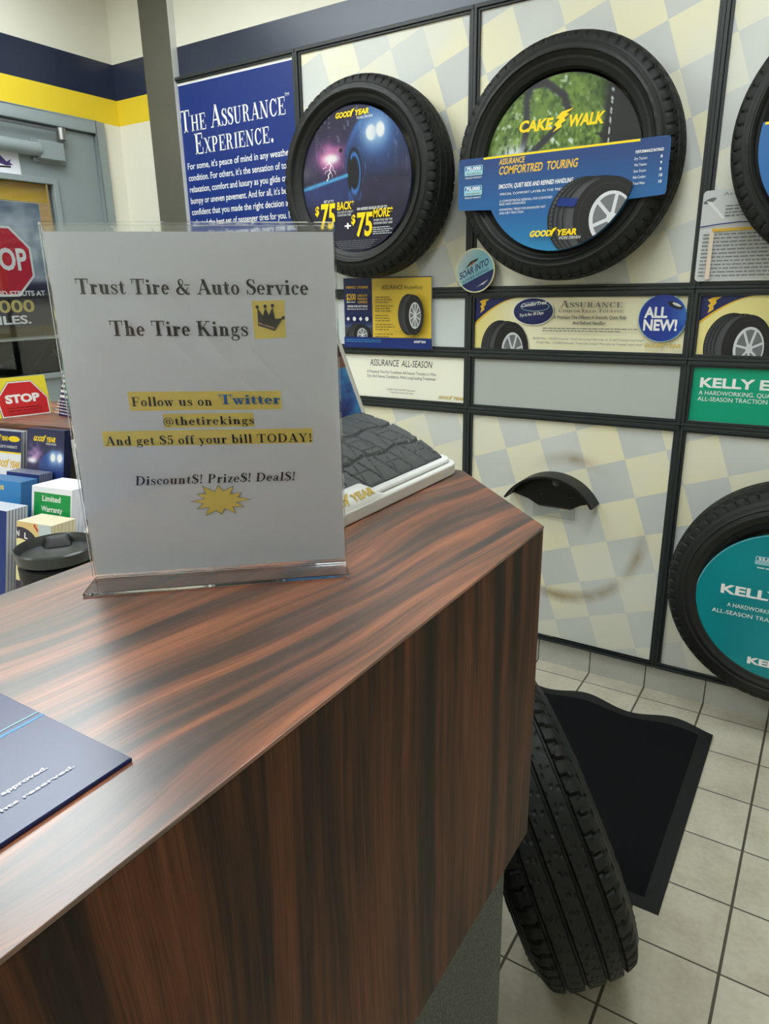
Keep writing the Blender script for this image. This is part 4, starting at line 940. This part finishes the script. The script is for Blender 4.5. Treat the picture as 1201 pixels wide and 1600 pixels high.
# ------------------------------------------------------------------ floor: mat and leaning tyre
fm = MB(); mx0, mx1, my0, my1 = -1.36, -.165, 1.424, 2.238
nu, nv = 90, 50; X, Y = np.meshgrid(np.linspace(mx0, mx1, nu), np.linspace(my0, my1, nv))
edge = np.clip((Y-(my1-.16))/.16, 0, 1)**2
Zm = .006 + edge*.012*(1+np.sin(X*21+.8)) ; Ym = Y+edge*.010*np.sin(X*21+2.4)+(X-mx0)*0
Xm = X - .012*(Y-my0)/(my1-my0)*0
bord = (np.minimum(np.minimum(X-mx0, mx1-X), np.minimum(Y-my0, my1-Y)) < .038)
Zm = Zm - bord*.0025
fm.grid(np.stack([Xm, Ym, Zm], -1), nu, nv, M_MATC)
for k in range(len(fm.f)):
    cx = np.mean([fm.v[i][0] for i in fm.f[k]]); cy = np.mean([fm.v[i][1] for i in fm.f[k]])
    if min(cx-mx0, mx1-cx, cy-my0, my1-cy) < .036: fm.m[k] = fm.mi(M_MATR)
rim_ = [(0, i) for i in range(nu)] + [(j, nu-1) for j in range(nv)] + [(nv-1, i) for i in range(nu-1, -1, -1)] + [(j, 0) for j in range(nv-1, -1, -1)]
for (a, b_), (c, d_) in zip(rim_, rim_[1:]):
    p, q = fm.v[a*nu+b_], fm.v[c*nu+d_]
    if p != q: fm.face([p, q, (q[0], q[1], .0005), (p[0], p[1], .0005)], M_MATR)
solo(fm, 'floor_mat', 'black carpet floor mat with a wavy far edge on the tiled floor', 'mat', (-.76, 1.83, 0), smooth=40)

qx, qy, lean, head, Rf, Wf = -.3336, 1.2912, .321, .643, .3216, .1945
rt_ = Vector((math.cos(head), math.sin(head), 0)); h_ = Vector((-math.sin(head), math.cos(head), 0))
u_ = Vector((0,0,1))*math.cos(lean) - rt_*math.sin(lean); n_ = h_.cross(u_)
Cf = Vector((qx, qy, 0)) + u_*Rf
zmin = min((Cf.z + n_.z*o*Wf - math.sqrt(max(0, 1-n_.z**2))*(Rf-d)) for o, d in ((-.485, .032), (-.42, .019), (-.35, .008), (-.5, .06)))
Cf.z += -zmin + .001
ft = tire('loose black tire with a grooved tread leaning at the end of the service counter', Cf, n_, u_, Rf, Wf, .215, 5, None, 'tire', 58)

# ------------------------------------------------------------------ service counter
YN = -1.0
CT = thing('service_counter', 'tall rosewood laminate service counter with a cut corner and grey carpet base', 'counter', (-.40, 0, 0))
top_poly = [(-.232, YN), (-.232, .670), (-.4095, .8415), (-.560, .8415), (-.560, YN)]
xy = lambda x, y, d: (x, y, d)
b = MB(); b.prism(top_poly, xy, ZT-.003, ZT, W_TOP); b.build('countertop', CT, bevel=.0005)
def inset(poly, dx): return [(x-dx if x > -.3 else x, y) for x, y in poly]
b = MB(); b.prism([(-.2324, YN), (-.2324, .6698), (-.4098, .8412), (-.430, .8400), (-.430, .822), (-.2535, .652), (-.2535, YN)], xy, .791, ZT-.003, W_FRONT); b.build('front_panel', CT, bevel=.001)
b = MB(); b.prism([(-.2540, YN), (-.2540, .651), (-.4305, .8210), (-.559, .8210), (-.559, YN)], xy, .795, ZT-.0032, M_BEIGE); b.build('carcass', CT)
b = MB(); b.prism([(-.262, YN), (-.262, .676), (-.375, .838), (-.545, .838), (-.545, YN)], xy, 0.0, .7945, M_CARPET); b.build('carpet_base', CT, bevel=.002)
b = MB(); b.prism([(-.272, .690), (-.462, .992), (-.545, .992), (-.545, .8385), (-.376, .8385)], xy, 0.0, .60, M_CARPET); b.build('base_end', CT, bevel=.002)
dch = Vector((-.1775, .1715, 0)).normalized(); nch = Vector((.695, .719, 0)); p0 = Vector((-.2324, .6698, 0))+dch*.014+nch*.0005
b = MB(); b.faces([p0+Vector((0,0,z))+dch*s+nch*d for z in (1.118, 1.152) for s in (0,.05) for d in (0,.005)], [(0,1,3,2),(4,5,7,6),(0,1,5,4),(2,3,7,6),(0,2,6,4),(1,3,7,5)], M_STEEL); b.build('edge_plate', CT, label='small steel plate')

# lower work desk behind the counter
DK = thing('work_desk', 'beige work desk behind the service counter', 'desk', (-1.2, .55, 0))
MB().box((-1.95, .15, .875), (-.566, 1.12, .90), M_BEIGE).build('desktop', DK, bevel=.002)
for x0 in (-1.94, -.59): MB().box((x0, .2, 0), (x0+.022, .80, .8748), M_BEIGE).build('side_panel', DK)
MB().box((-1.9175, .76, .2), (-.5905, .78, .8748), M_BEIGE).build('modesty_panel', DK)

# ------------------------------------------------------------------ acrylic sign on the counter
TL, TR, BR, BL = Vector((-.5092,.3366,1.4665)), Vector((-.3178,.4368,1.4612)), Vector((-.3506,.4817,1.1850)), Vector((-.5161,.3418,1.1840))
SN = ((TR-TL).cross(BL-TL)).normalized(); SN = SN if SN.dot(Vector((0,0,CAM_H))-TL) > 0 else -SN
def sgn_(u, v, n): return (TL*(1-u)*(1-v)+TR*u*(1-v)+BR*u*v+BL*(1-u)*v)+SN*n
SG = thing('sign_holder', 'clear acrylic counter sign holding a white sheet about Trust Tire & Auto Service', 'sign', (-.42, .40, ZT))
def slab(mb, u0, v0, u1, v1, n0, n1, m, k=8):
    for nn in (n0, n1):
        P = np.array([sgn_(u0+(u1-u0)*i/k, v0+(v1-v0)*j/k, nn) for j in range(k+1) for i in range(k+1)]); mb.grid(P, k+1, k+1, m)
    E_ = [(u0+(u1-u0)*i/k, v0) for i in range(k)]+[(u1, v0+(v1-v0)*i/k) for i in range(k)]+[(u1-(u1-u0)*i/k, v1) for i in range(k)]+[(u0, v1-(v1-v0)*i/k) for i in range(k)]
    for a, c in zip(E_, E_[1:]+E_[:1]): mb.face([sgn_(*a, n0), sgn_(*c, n0), sgn_(*c, n1), sgn_(*a, n1)], m)
b = MB(); slab(b, -.004, .002, 1.004, .997, .0016, .0036, M_ACR); b.build('front_sheet', SG)
b = MB(); slab(b, -.004, .002, 1.004, .997, -.0028, -.0008, M_ACR); b.build('back_sheet', SG)
b = MB(); slab(b, -.004, -.006, 1.004, .002, -.0028, .0036, M_ACR); b.build('top_fold', SG)
# foot folded forward
fL, fR = Vector((-.4942,.3127,ZT+.0003)), Vector((-.329,.4574,ZT+.0003)); gL, gR = Vector((-.5165,.3415,ZT+.0003)), Vector((-.3500,.4815,ZT+.0003))
b = MB(); up_ = Vector((0,0,.003)); b.faces([fL,fR,gR,gL,fL+up_,fR+up_,gR+up_,gL+up_], [(0,1,2,3),(4,5,6,7),(0,1,5,4),(1,2,6,5),(2,3,7,6),(3,0,4,7)], M_ACR); b.build('foot', SG, bevel=.0006, seg=1)
b = MB(); slab(b, .002, .017, .998, .996, -.0004, 0, M_PAPER)
S = Sheet(b, lambda u, v, n: sgn_(u, 1-v, n), .00008, .00002)     # v up
K = .216/.282
def line(st, u0, u1, v, cap, m=M_TXT, shear=0, weight=1.0): S.text(st, u0, 1-v, u1-u0, cap, m, face='serif', shear=shear, weight=weight)
S.poly(rect(.221, 1-.490, .784, 1-.436), M_HLY); S.poly(rect(.340, 1-.541, .676, 1-.500), M_HLY); S.poly(rect(.106, 1-.594, .892, 1-.549), M_HLY); S.poly([(.705,1-.189),(.820,1-.187),(.817,1-.286),(.705,1-.290)], M_HLY)
S.n += .0006
line('Trust Tire & Auto Service', .090, .906, .173, .039, M_TXT, 0, 1.12); line('The Tire Kings', .190, .684, .282, .040, M_TXT, 0, 1.12)
line('Follow us on', .233, .527, .477, .026); line('Twitter', .551, .782, .474, .028, M_TWIT, 0, 1.35)
line('@thetirekings', .340, .677, .533, .024); line('And get $5 off your bill TODAY!', .115, .888, .590, .026); line('Discount$! Prize$! Deal$!', .204, .812, .713, .028, M_TXT, .22)
cr = [(.727,.205),(.742,.234),(.753,.205),(.766,.231),(.776,.203),(.783,.236),(.803,.236),(.770,.270),(.722,.256)]
cr = [(.724,.206),(.742,.228),(.752,.206),(.763,.226),(.778,.204),(.783,.236),(.812,.234),(.780,.268),(.722,.254)]
S.poly([(x, 1-y) for x, y in cr], M_INK); S.line([(.724,1-.247),(.779,1-.261)], .004, P_('rose', (200,150,130)))
for x, y in ((.724,.205),(.752,.203),(.778,.201),(.813,.233)): S.poly(circ(x, 1-y, .006, .0046, n=12), M_INK)
stc = (.518, .770); sp_ = []
for k in range(24):
    a = 2*math.pi*k/24; rr = 1.0 if k % 2 == 0 else .60; rr *= (1, .82, .93, .88)[(k//2) % 4]
    sp_.append((stc[0]+.118*rr*math.cos(a), 1-stc[1]+.054*rr*math.sin(a)))
S.poly([((x-stc[0])*1.05+stc[0], (y-1+stc[1])*1.06+1-stc[1]) for x, y in sp_], M_GTXT); S.poly(sp_, M_HLY)
b.build('printed_sheet', SG)

# ------------------------------------------------------------------ leaflet on the counter
lf = MB().box((-.510, -.09, ZT+.0004), (-.2850, .1935, ZT+.0022), P_('leaflet_navy', (26,40,96), .2))
S = Sheet(lf, lambda u, v, n: (-.2850-v, -.09+u, ZT+.0022+n))       # u runs along the counter, v away from its front edge
def leafpic(u, v):
    c = mixc(full(u, (26,38,92)), (40,90,190), np.exp(-(((u-.62)/.5)**2+((v-.55)/.35)**2))*1.1); return mixc(c, (14,18,50), (u-.9)*3+(-.75-v)*1.5)
M_LEAF = print_mat('leaflet_print', .3); M_LEAF.node_tree.nodes['Principled BSDF'].inputs['IOR'].default_value = 1.75
S.pic(.14175, .1125, .1412, .112, leafpic, M_LEAF, nu=50, nv=40, disc=False)
S.line([(0,.078),(.2835,.078)], .0022, M_CYAN); S.line([(0,.083),(.2835,.083)], .0012, M_LBLUE)
S.text('The Tire & Rubber Company. No other use approved.', .120, .030, .135, .0030, M_WHT, bold=.03)
S.text('All rights reserved.', .205, .019, .058, .0024, M_WHT, bold=.02)
solo(lf, 'leaflet', 'navy glossy leaflet with a cyan line lying on the counter', 'leaflet', (-.40, .05, ZT))

# ------------------------------------------------------------------ tread sample stand
TS = thing('tread_display_stand', 'white counter stand holding a black tire tread sample in front of the blue card', 'display stand', (-.485, .665, ZT))
b = MB(); b.prism(rrect(-.558, .505, -.4085, .838, .03, 8), xy, ZT+.0004, ZT+.016, M_WHTP); b.prism(rrect(-.556, .507, -.416, .832, .026, 8), xy, ZT+.016, ZT+.022, M_WHTP)
b.build('base', TS, bevel=.005, seg=3)
# raised lip that carries the maker's name
NL = 24; P = []
prof = [(-.4088, ZT+.012), (-.4105, ZT+.020), (-.421, ZT+.0285), (-.432, ZT+.031), (-.440, ZT+.024)]
for j, (x, z) in enumerate(prof):
    for i in range(NL):
        y = .51+.15*i/(NL-1); k = min(1, max(0, (NL-1-i)/6)); k = k*k*(3-2*k); P.append((x, y, ZT+.014+(z-ZT-.014)*k))
b = MB(); b.grid(np.array(P), NL, len(prof), M_WHTP)
lp = b.build('name_lip', TS, smooth=60)
b = MB(); S = Sheet(b, lambda u, v, n: (-.4105-.0105*v/.0115-n*.6, .51+u, ZT+.0205+.0085*v/.0115+n*.8), .0006, .0001); S.logo(.020, .0012, .098, .0080, M_GOLD); b.build('lettering', lp)
nu, nv = 150, 90
uu, vv = np.meshgrid(np.linspace(0, 1, nu), np.linspace(0, 1, nv)); yy = .512+.300*uu; xx = -.4265-.128*vv
zz = ZT+.0235 + .050*vv**.85 + .006*np.sin(vv*np.pi)
dp = np.zeros_like(uu)
for g in (.28, .62): dp = np.maximum(dp, (np.abs(vv-g-.02*np.sin(uu*25)) < .016)*.0032)
dg = np.mod((yy-.5)/.034+vv*1.1, 1); dp = np.maximum(dp, (dg < .08)*.0035)
dg2 = np.mod((yy-.5)/.034-vv*1.6+.4*np.floor(vv*3), 1); dp = np.maximum(dp, (dg2 < .05)*.0022)
dp = np.maximum(dp, (np.mod(vv*14, 1) < .1)*(np.mod(np.floor((yy-.5)/.034+vv*1.1), 2) < 1)*.0012)
M_TRD = mat('tread_sample_rubber', (76,79,79), .5, noise=.12, nscale=120, bump=.2)
b = MB(); b.grid(np.stack([xx, yy, zz-dp], -1), nu, nv, M_TRD)
rim_ = [(0, i) for i in range(nu)] + [(j, nu-1) for j in range(nv)] + [(nv-1, i) for i in range(nu-1, -1, -1)] + [(j, 0) for j in range(nv-1, -1, -1)]
for (a, b_), (c, d_) in zip(rim_, rim_[1:]):
    p, q = b.v[a*nu+b_], b.v[c*nu+d_]
    if p != q: b.face([p, q, (q[0], q[1], max(ZT+.0222, q[2]-.03)), (p[0], p[1], max(ZT+.0222, p[2]-.03))], M_RUB)
b.build('tread_sample', TS, smooth=25)
b = MB(); tz = ZT+.045
b.prism([(.507, ZT+.018), (.826, ZT+.018), (.826, ZT+.068), (.750, 1.392), (.583, 1.392), (.507, ZT+.068)], lambda y, z, d: (-.5595+d, y, z), 0, .004, M_WHTP)
S = Sheet(b, wallB(-.5555)); trap = [(.511, ZT+.02), (.822, ZT+.02), (.822, ZT+.068), (.746, 1.388), (.587, 1.388), (.511, ZT+.068)]; S.clip = trap
S.poly(trap, M_WHT); trap = [(.514, ZT+.02), (.818, ZT+.02), (.818, ZT+.068), (.742, 1.386), (.590, 1.386), (.514, ZT+.068)]; S.clip = None
def splash(u, v):
    n = vnoise(u*4+2, v*5)*.55+vnoise(u*11, v*14+3)*.3+vnoise(u*30, v*36)*.15; c = mixc(full(u, (18,60,150)), (60,150,214), (n-.38)*3.2)
    c = mixc(c, (12,30,96), (.33-n)*5); return c
nq = 40; PP = []; QQ = []
for j in range(nq):
    z = ZT+.02+(1.386-ZT-.02)*j/(nq-1); k = max(0, (z-ZT-.066)/(1.386-ZT-.066))
    for i in range(nq): PP.append(S.fn(.514+.076*k + (.818-.514-.152*k)*i/(nq-1), z, .0006)); QQ.append((i/(nq-1)*2-1, j/(nq-1)*2-1))
QQ = np.array(QQ).reshape(nq, nq, 2); b.grid(np.array(PP), nq, nq, GLOSSY, splash(QQ[..., 0], QQ[..., 1])); S.clip = trap; S.n = .0009
rnd = random.Random(5)
for k in range(0):
    y, z = rnd.uniform(.52,.82), rnd.uniform(ZT+.02, 1.30); S.poly(circ(y, z, rnd.uniform(.002,.011), n=9), (M_CYAN, M_LBLUE, M_BLUE, M_CARDB)[rnd.randrange(4)])
S.poly([(.5,1.319),(.85,1.319),(.85,1.334),(.5,1.334)], P_('brown_band', (134,92,80))); S.poly([(.5,1.334),(.85,1.334),(.85,1.4),(.5,1.4)], P_('dark_maroon', (70,34,36)))
S.text('TREAD', .60, 1.340, .13, .022, M_WHT, bold=.03) if False else None
b.build('header_card', TS)

# ------------------------------------------------------------------ literature rack with leaflets, cards, mug
t8 = .144; aT = math.atan(t8); ax = Vector((math.cos(aT), math.sin(aT), 0)); ay = Vector((-math.sin(aT), math.cos(aT), 0))
def rk(x, y0, z=0): return Vector((x, y0+t8*(x+1.3), z))
RK = thing('literature_rack', 'stepped literature rack with a wood top on the desk behind the counter', 'rack', rk(-1.3, .80, .90))
def rbox(mb, x0, x1, ya, yb, z0, z1, m):
    vs = [rk(x, y, z) for z in (z0, z1) for x, y in ((x0,ya),(x1,ya),(x1,yb),(x0,yb))]; mb.faces(vs, [(3,2,1,0),(4,5,6,7),(0,1,5,4),(1,2,6,5),(2,3,7,6),(3,0,4,7)], m)
X0R, X1R = -1.62, -1.020
b = MB(); rbox(b, X0R, X1R, .772, 1.02, 1.165, ZT, W_SHELF); b.build('wood_top', RK, bevel=.002)
b = MB(); rbox(b, X0R+.01, X1R-.012, .79, 1.01, .9005, 1.1648, M_BEIGE); b.build('back_box', RK)
for ya, yb, z in ((.715,.7895,.965), (.665,.7148,.945), (.615,.6648,.925), (.555,.6148,.905)):
    b = MB(); rbox(b, X0R+.01, X1R-.012, ya, yb, .9005, z, M_BEIGE); b.build('step', RK)
b = MB()
ed = [rk(X1R-.0115+k, y, z) for k in (0, .006) for y, z in ((.552,.9005),(1.012,.9005),(1.012,1.1648),(.775,1.1648),(.72,1.13),(.67,1.07),(.60,1.0),(.552,.95))]
b.faces(ed, [list(range(8))[::-1], list(range(8,16))]+[(i,(i+1)%8,8+(i+1)%8,8+i) for i in range(8)], M_WHTP); b.build('end_panel', RK)
b = MB(); rbox(b, -1.163, -1.158, .742, .7895, .9655, 1.1645, M_WHTP); b.build('divider', RK)
LEAN = .2
def leaflet_stack(x0, wd, y0, ztop, ht, count, th, facemat, ink, name, cat, label, rest, group, edge=None, gap=.0006):
    'front leaflet printed, plain copies behind it'
    proto = None
    for k in range(count):
        yk = y0+(th+gap)*k
        def fn(u, v, n, yk=yk):   # u 0..wd, v 0..ht from the bottom, n towards the viewer
            z = ztop-ht+v; return Vector((x0, yk+t8*(x0+1.3)+LEAN*(z-1.1), z)) + ax*u - ay*n
        if k < 2:
            b = MB(); c = [(0,0),(wd,0),(wd,ht),(0,ht)]; vs = [fn(u, v, 0) for u, v in c]+[fn(u, v, -th) for u, v in c]
            e = edge or facemat; b.faces(vs, [(3,2,1,0)], facemat); b.faces(vs, [(4,5,6,7),(0,1,5,4),(1,2,6,5),(2,3,7,6),(3,0,4,7)], e)
            if k == 0 and ink: ink(Sheet(b, fn, .0002, .00006), wd, ht)
            o = solo(b, name, label if k == 0 else rest, cat, fn(wd/2, 0, -th/2), group)
            if k == 1: proto = o; base = yk
        else:
            o = proto.copy(); o.location = proto.location + Vector((0, yk-base, 0)); col.objects.link(o)
def ink_light(S, w, h):
    def pc(u, v):
        c = full(u, (30,34,78)); g = np.exp(-(((u+.55)/.42)**2+((v+.15)/.5)**2)); n = vnoise(u*5, v*6+2); c = mixc(c, (200,150,205), g*1.2*n); c = mixc(c, (250,240,250), (np.exp(-(((u+.7)/.3)**2+((v+.30)/.14)**2))-.2)*1.6)
        car = (np.hypot((u-.55)/1.0, (v+.75)/1.0) < .92)*1.0; c = mixc(c, (40,80,160), car*.95*np.clip(1.2-np.hypot(u-.4, v+.1)*.7, .25, 1))
        for lx in (.42, .78): d = np.hypot((u-lx)/.13, (v+.12)/.17); c = mixc(c, (200,225,250), np.exp(-(d/1.6)**2)); c = mixc(c, (255,255,255), (1.1-d)*4)
        return c
    S.pic(w/2, h-.045, w/2, .045, pc, nu=60, nv=50, disc=False); S.logo(w*.17, h-.022, w*.6, .0085, M_GYEL); S.text('MORE DRIVEN', w*.52, h-.028, w*.27, .004, M_WHT)
leaflet_stack(-1.281, .096, .735, 1.178, .205, 4, .0032, M_DNAVY, ink_light, 'brochure', 'brochure', 'navy brochure with a lightning and car picture in the rack top row', 'plain navy brochure behind the lightning picture brochure', 'lightning brochures in the rack', P_('page_edge_navy', (36,38,66)))
def ink_gy(S, w, h):
    S.poly(rect(0, h-.040, w, h), M_DNAVY); S.poly(rect(0, h-.042, w, h-.039), M_GYEL); S.logo(w*.18, h-.018, w*.44, .008, M_GYEL); S.poly(circ(w*.80, h-.014, .016, .0055, n=24), M_GYEL)
    S.text('LIFETIME / 36,000 MI. WARRANTY', w*.1, h-.032, w*.8, .0055, M_WHT); S.poly([(0,h-.06),(w*.5,h-.046),(w,h-.052),(w,h-.09),(0,h-.09)], M_PAPER); S.logo(w*.28, h-.068, w*.8 if False else w*.70, .012, M_AMBER)
leaflet_stack(-1.392, .096, .735, 1.169, .196, 3, .005, M_PAPER, ink_gy, 'brochure', 'brochure', 'navy and white brochure with yellow lettering at the left of the top row', 'brochure behind the navy and white one', 'navy and white brochures in the rack', P_('page_edge_grey', (150,152,158)))
leaflet_stack(-1.288, .085, .700, 1.104, .15, 6, .004, M_BLUE, lambda S, w, h: S.text('GOOD', w*.22, h-.018, w*.4, .008, M_WHT, bold=.02), 'brochure', 'brochure', 'royal blue brochure just below the lightning brochure', 'brochure stacked behind the royal blue one', 'royal blue brochures in the rack', P_('page_edge_slate', (112,116,136)))
def ink_bl(S, w, h):
    S.pic(w/2, h-.04, w/2, .04, lambda u, v: mixc(mixc(full(u, (40,130,200)), (24,60,150), (-v)*.9), (26,30,70), (.6-np.hypot((u-.9)/.9, (v+.45)/.5))*2), nu=30, nv=30, disc=False)
    S.text('TIRES', w*.2, h-.016, w*.35, .007, M_GYEL, bold=.03)
leaflet_stack(-1.292, .096, .660, 1.100, .155, 5, .006, P_('sky_blue', (52,134,196)), ink_bl, 'brochure', 'brochure', 'bright blue brochure with a dark car, left of the green booklet', 'brochure behind the bright blue one', 'bright blue brochures in the rack', P_('page_edge_blue', (60,110,160)))
def ink_gr(S, w, h):
    S.poly(rect(.006, 0, w-.003, h-.010), M_WGREEN)
    S.text('Limited', w/2, h-.024, w*.45, .0098, M_WHT, bold=.02, align='c'); S.text('Warranty', w/2+.001, h-.042, w*.53, .0098, M_WHT, bold=.02, align='c'); S.text('and', w/2+.001, h-.058, w*.22, .0098, M_WHT, bold=.02, align='c')
leaflet_stack(-1.170, .096, .660, 1.098, .152, 8, .007, M_PAPER, ink_gr, 'booklet', 'booklet', 'green and white Limited Warranty booklet at the front of its stack', 'white booklet behind the green Limited Warranty booklet', 'limited warranty booklets in the rack')
def ink_dn(S, w, h):
    S.clip = rect(0, 0, w, h); c = (w*.10, h-.064)
    S.poly(rect(0, 0, w, h), P_('pale_tan', (226,196,136))); S.ring(c[0], c[1], .036, .036, .055, .055, P_('plum', (54,46,66)), n=48); S.poly(circ(c[0], c[1], .035, n=40), P_('pale_lemon', (226,220,160)))
    for k, ch in enumerate('DUNLOP'):
        a = R(152-27*k); x, y = c[0]+.0415*math.cos(a), c[1]+.0415*math.sin(a); S.text(ch, x-.003, y-.002, .0075, .0095, M_WHT, bold=.03, slope=-.12*k+.3)
    S.poly([(w*.62,h),(w,h),(w,h-.06),(w*.72,h-.05)], P_('pale_ice', (196,206,210))); S.line([(w*.5,h-.002),(w*.62,h-.012)], .003, M_RED); S.clip = None
leaflet_stack(-1.126, .080, .600, 1.057, .150, 7, .006, P_('tan_cover', (224,200,150)), ink_dn, 'booklet', 'booklet', 'tan booklet with a dark ring of white letters in front of the green booklet', 'booklet behind the tan ring-lettered one', 'tan booklets in the rack', P_('page_edge_cream', (222,212,184)))
leaflet_stack(-1.249, .099, .600, 1.070, .160, 7, .005, M_BLUE, None, 'booklet', 'booklet', 'plain blue booklet in the front row at the left frame edge', 'white-edged booklet behind the plain blue one', 'plain blue booklets in the rack', P_('page_edge_white', (200,202,210)))
# stop card and flyer standing on the rack's top
b = MB(); pL = Vector((-1.420, .775, ZT)); pR = Vector((-1.3895, .8774, ZT)); hh = .078; bk = Vector((-.030, .009, 0))
def tent(u, v, n): p = pL.lerp(pR, u); return p + Vector((0,0,v*hh+.0004)) + bk*(v*.55) - bk.normalized()*n
b.faces([tent(u, v, n) for n in (0, -.0012) for u, v in ((0,0),(1,0),(1,1),(0,1))], [(0,1,2,3),(4,5,6,7),(0,1,5,4),(1,2,6,5),(2,3,7,6),(3,0,4,7)], M_SIGNY)
b2 = [pL+bk*1.2+Vector((0,0,.0004)), pR+bk*1.2+Vector((0,0,.0004)), tent(1,1,-.0014), tent(0,1,-.0014)]; b.face(b2, M_SIGNY); b.face([p+Vector((-.0008,0,0)) for p in b2], M_SIGNY)
S = Sheet(b, tent, .0004, .0002); oct_ = [(.12,.03),(.95,.03),(.955,.42),(.72,.86),(.32,.86),(.09,.48)]
S.poly([((x-.52)*1.07+.52, (y-.45)*1.09+.45) for x, y in oct_], M_INK); S.poly([((x-.52)*1.05+.52, (y-.45)*1.07+.45) for x, y in oct_], M_WHT); S.poly(oct_, M_RED); S.text('STOP', .21, .36, .62, .20, M_WHT, bold=.05)
for k in range(3): S.greek(.22, .22-.07*k, .62, 1, .05, .03, P_('dark_red', (140,24,30)), .1, k)
solo(b, 'tent_card', 'small yellow tent card with a red STOP octagon on the rack top', 'card', (-1.41, .83, ZT))
b = MB(); q0 = Vector((-1.345, .862, ZT+.0004)); fdir = Vector((.985, -.12, 0)).normalized(); fnrm = Vector((-.12, -.985, 0)).normalized()
def fl_(u, v, n): return q0 + fdir*u + Vector((0,0,v)) - fnrm*(.25*v) + fnrm*n
b.faces([fl_(u, v, n) for n in (0, -.010) for u, v in ((0,0),(.10,0),(.10,.145),(0,.145))], [(0,1,2,3),(4,5,6,7),(0,1,5,4),(1,2,6,5),(2,3,7,6),(3,0,4,7)], M_DNAVY)
S = Sheet(b, fl_, .0004, .0002); S.line([(.004,.03),(.006,.10)], .0012, M_PGRY)
for k in range(10): S.greek(.012, .128-.010*k, .08, 1, .009, .008, M_WHT, .2, k)
for k in range(5): S.greek(.006, .030-.0055*k, .085, 1, .005, .0035, M_SILV, .15, k+20)
solo(b, 'flyer', 'dark navy flyer with white print standing on the rack top beside the STOP card', 'flyer', (-1.30, .87, ZT))
# travel mug
mc = (-.855, .514, .9005)
MG = thing('travel_mug', 'black ridged travel mug with a wide lid behind the counter edge', 'mug', mc)
b = MB(); b.lathe([(.0,0),(.036,0),(.038,.004),(.0485,.115),(.0495,.138),(.0465,.140),(.0465,.143),(.0495,.145),(.0500,.172),(.047,.174),(.04,.177)], mc, M_BLKP, 56); b.build('body', MG, smooth=35)
b = MB(); b.lathe([(.042,.1772),(.0505,.179),(.0520,.188),(.0535,.194),(.0515,.196),(.0495,.192),(.047,.184),(.0,.182)], mc, mat('mug_lid_plastic', (58,61,60), .25, noise=.04, nscale=30), 64); lid = b.build('lid', MG, smooth=35)
b = MB(); a = math.radians(150); T = Matrix.Translation(Vector(mc)) @ Matrix.Rotation(a, 4, 'Z')
b.faces([T @ Vector(p) for p in ((.046,-.024,.1825),(.046,.018,.1825),(.024,.016,.1825),(.020,-.022,.1825),(.048,-.020,.1965),(.048,.012,.1965),(.036,.006,.192),(.034,-.016,.192))], [(0,1,2,3),(4,5,6,7),(0,1,5,4),(1,2,6,5),(2,3,7,6),(3,0,4,7)], M_BLKP); b.build('sip_tab', lid, bevel=.004, seg=3)
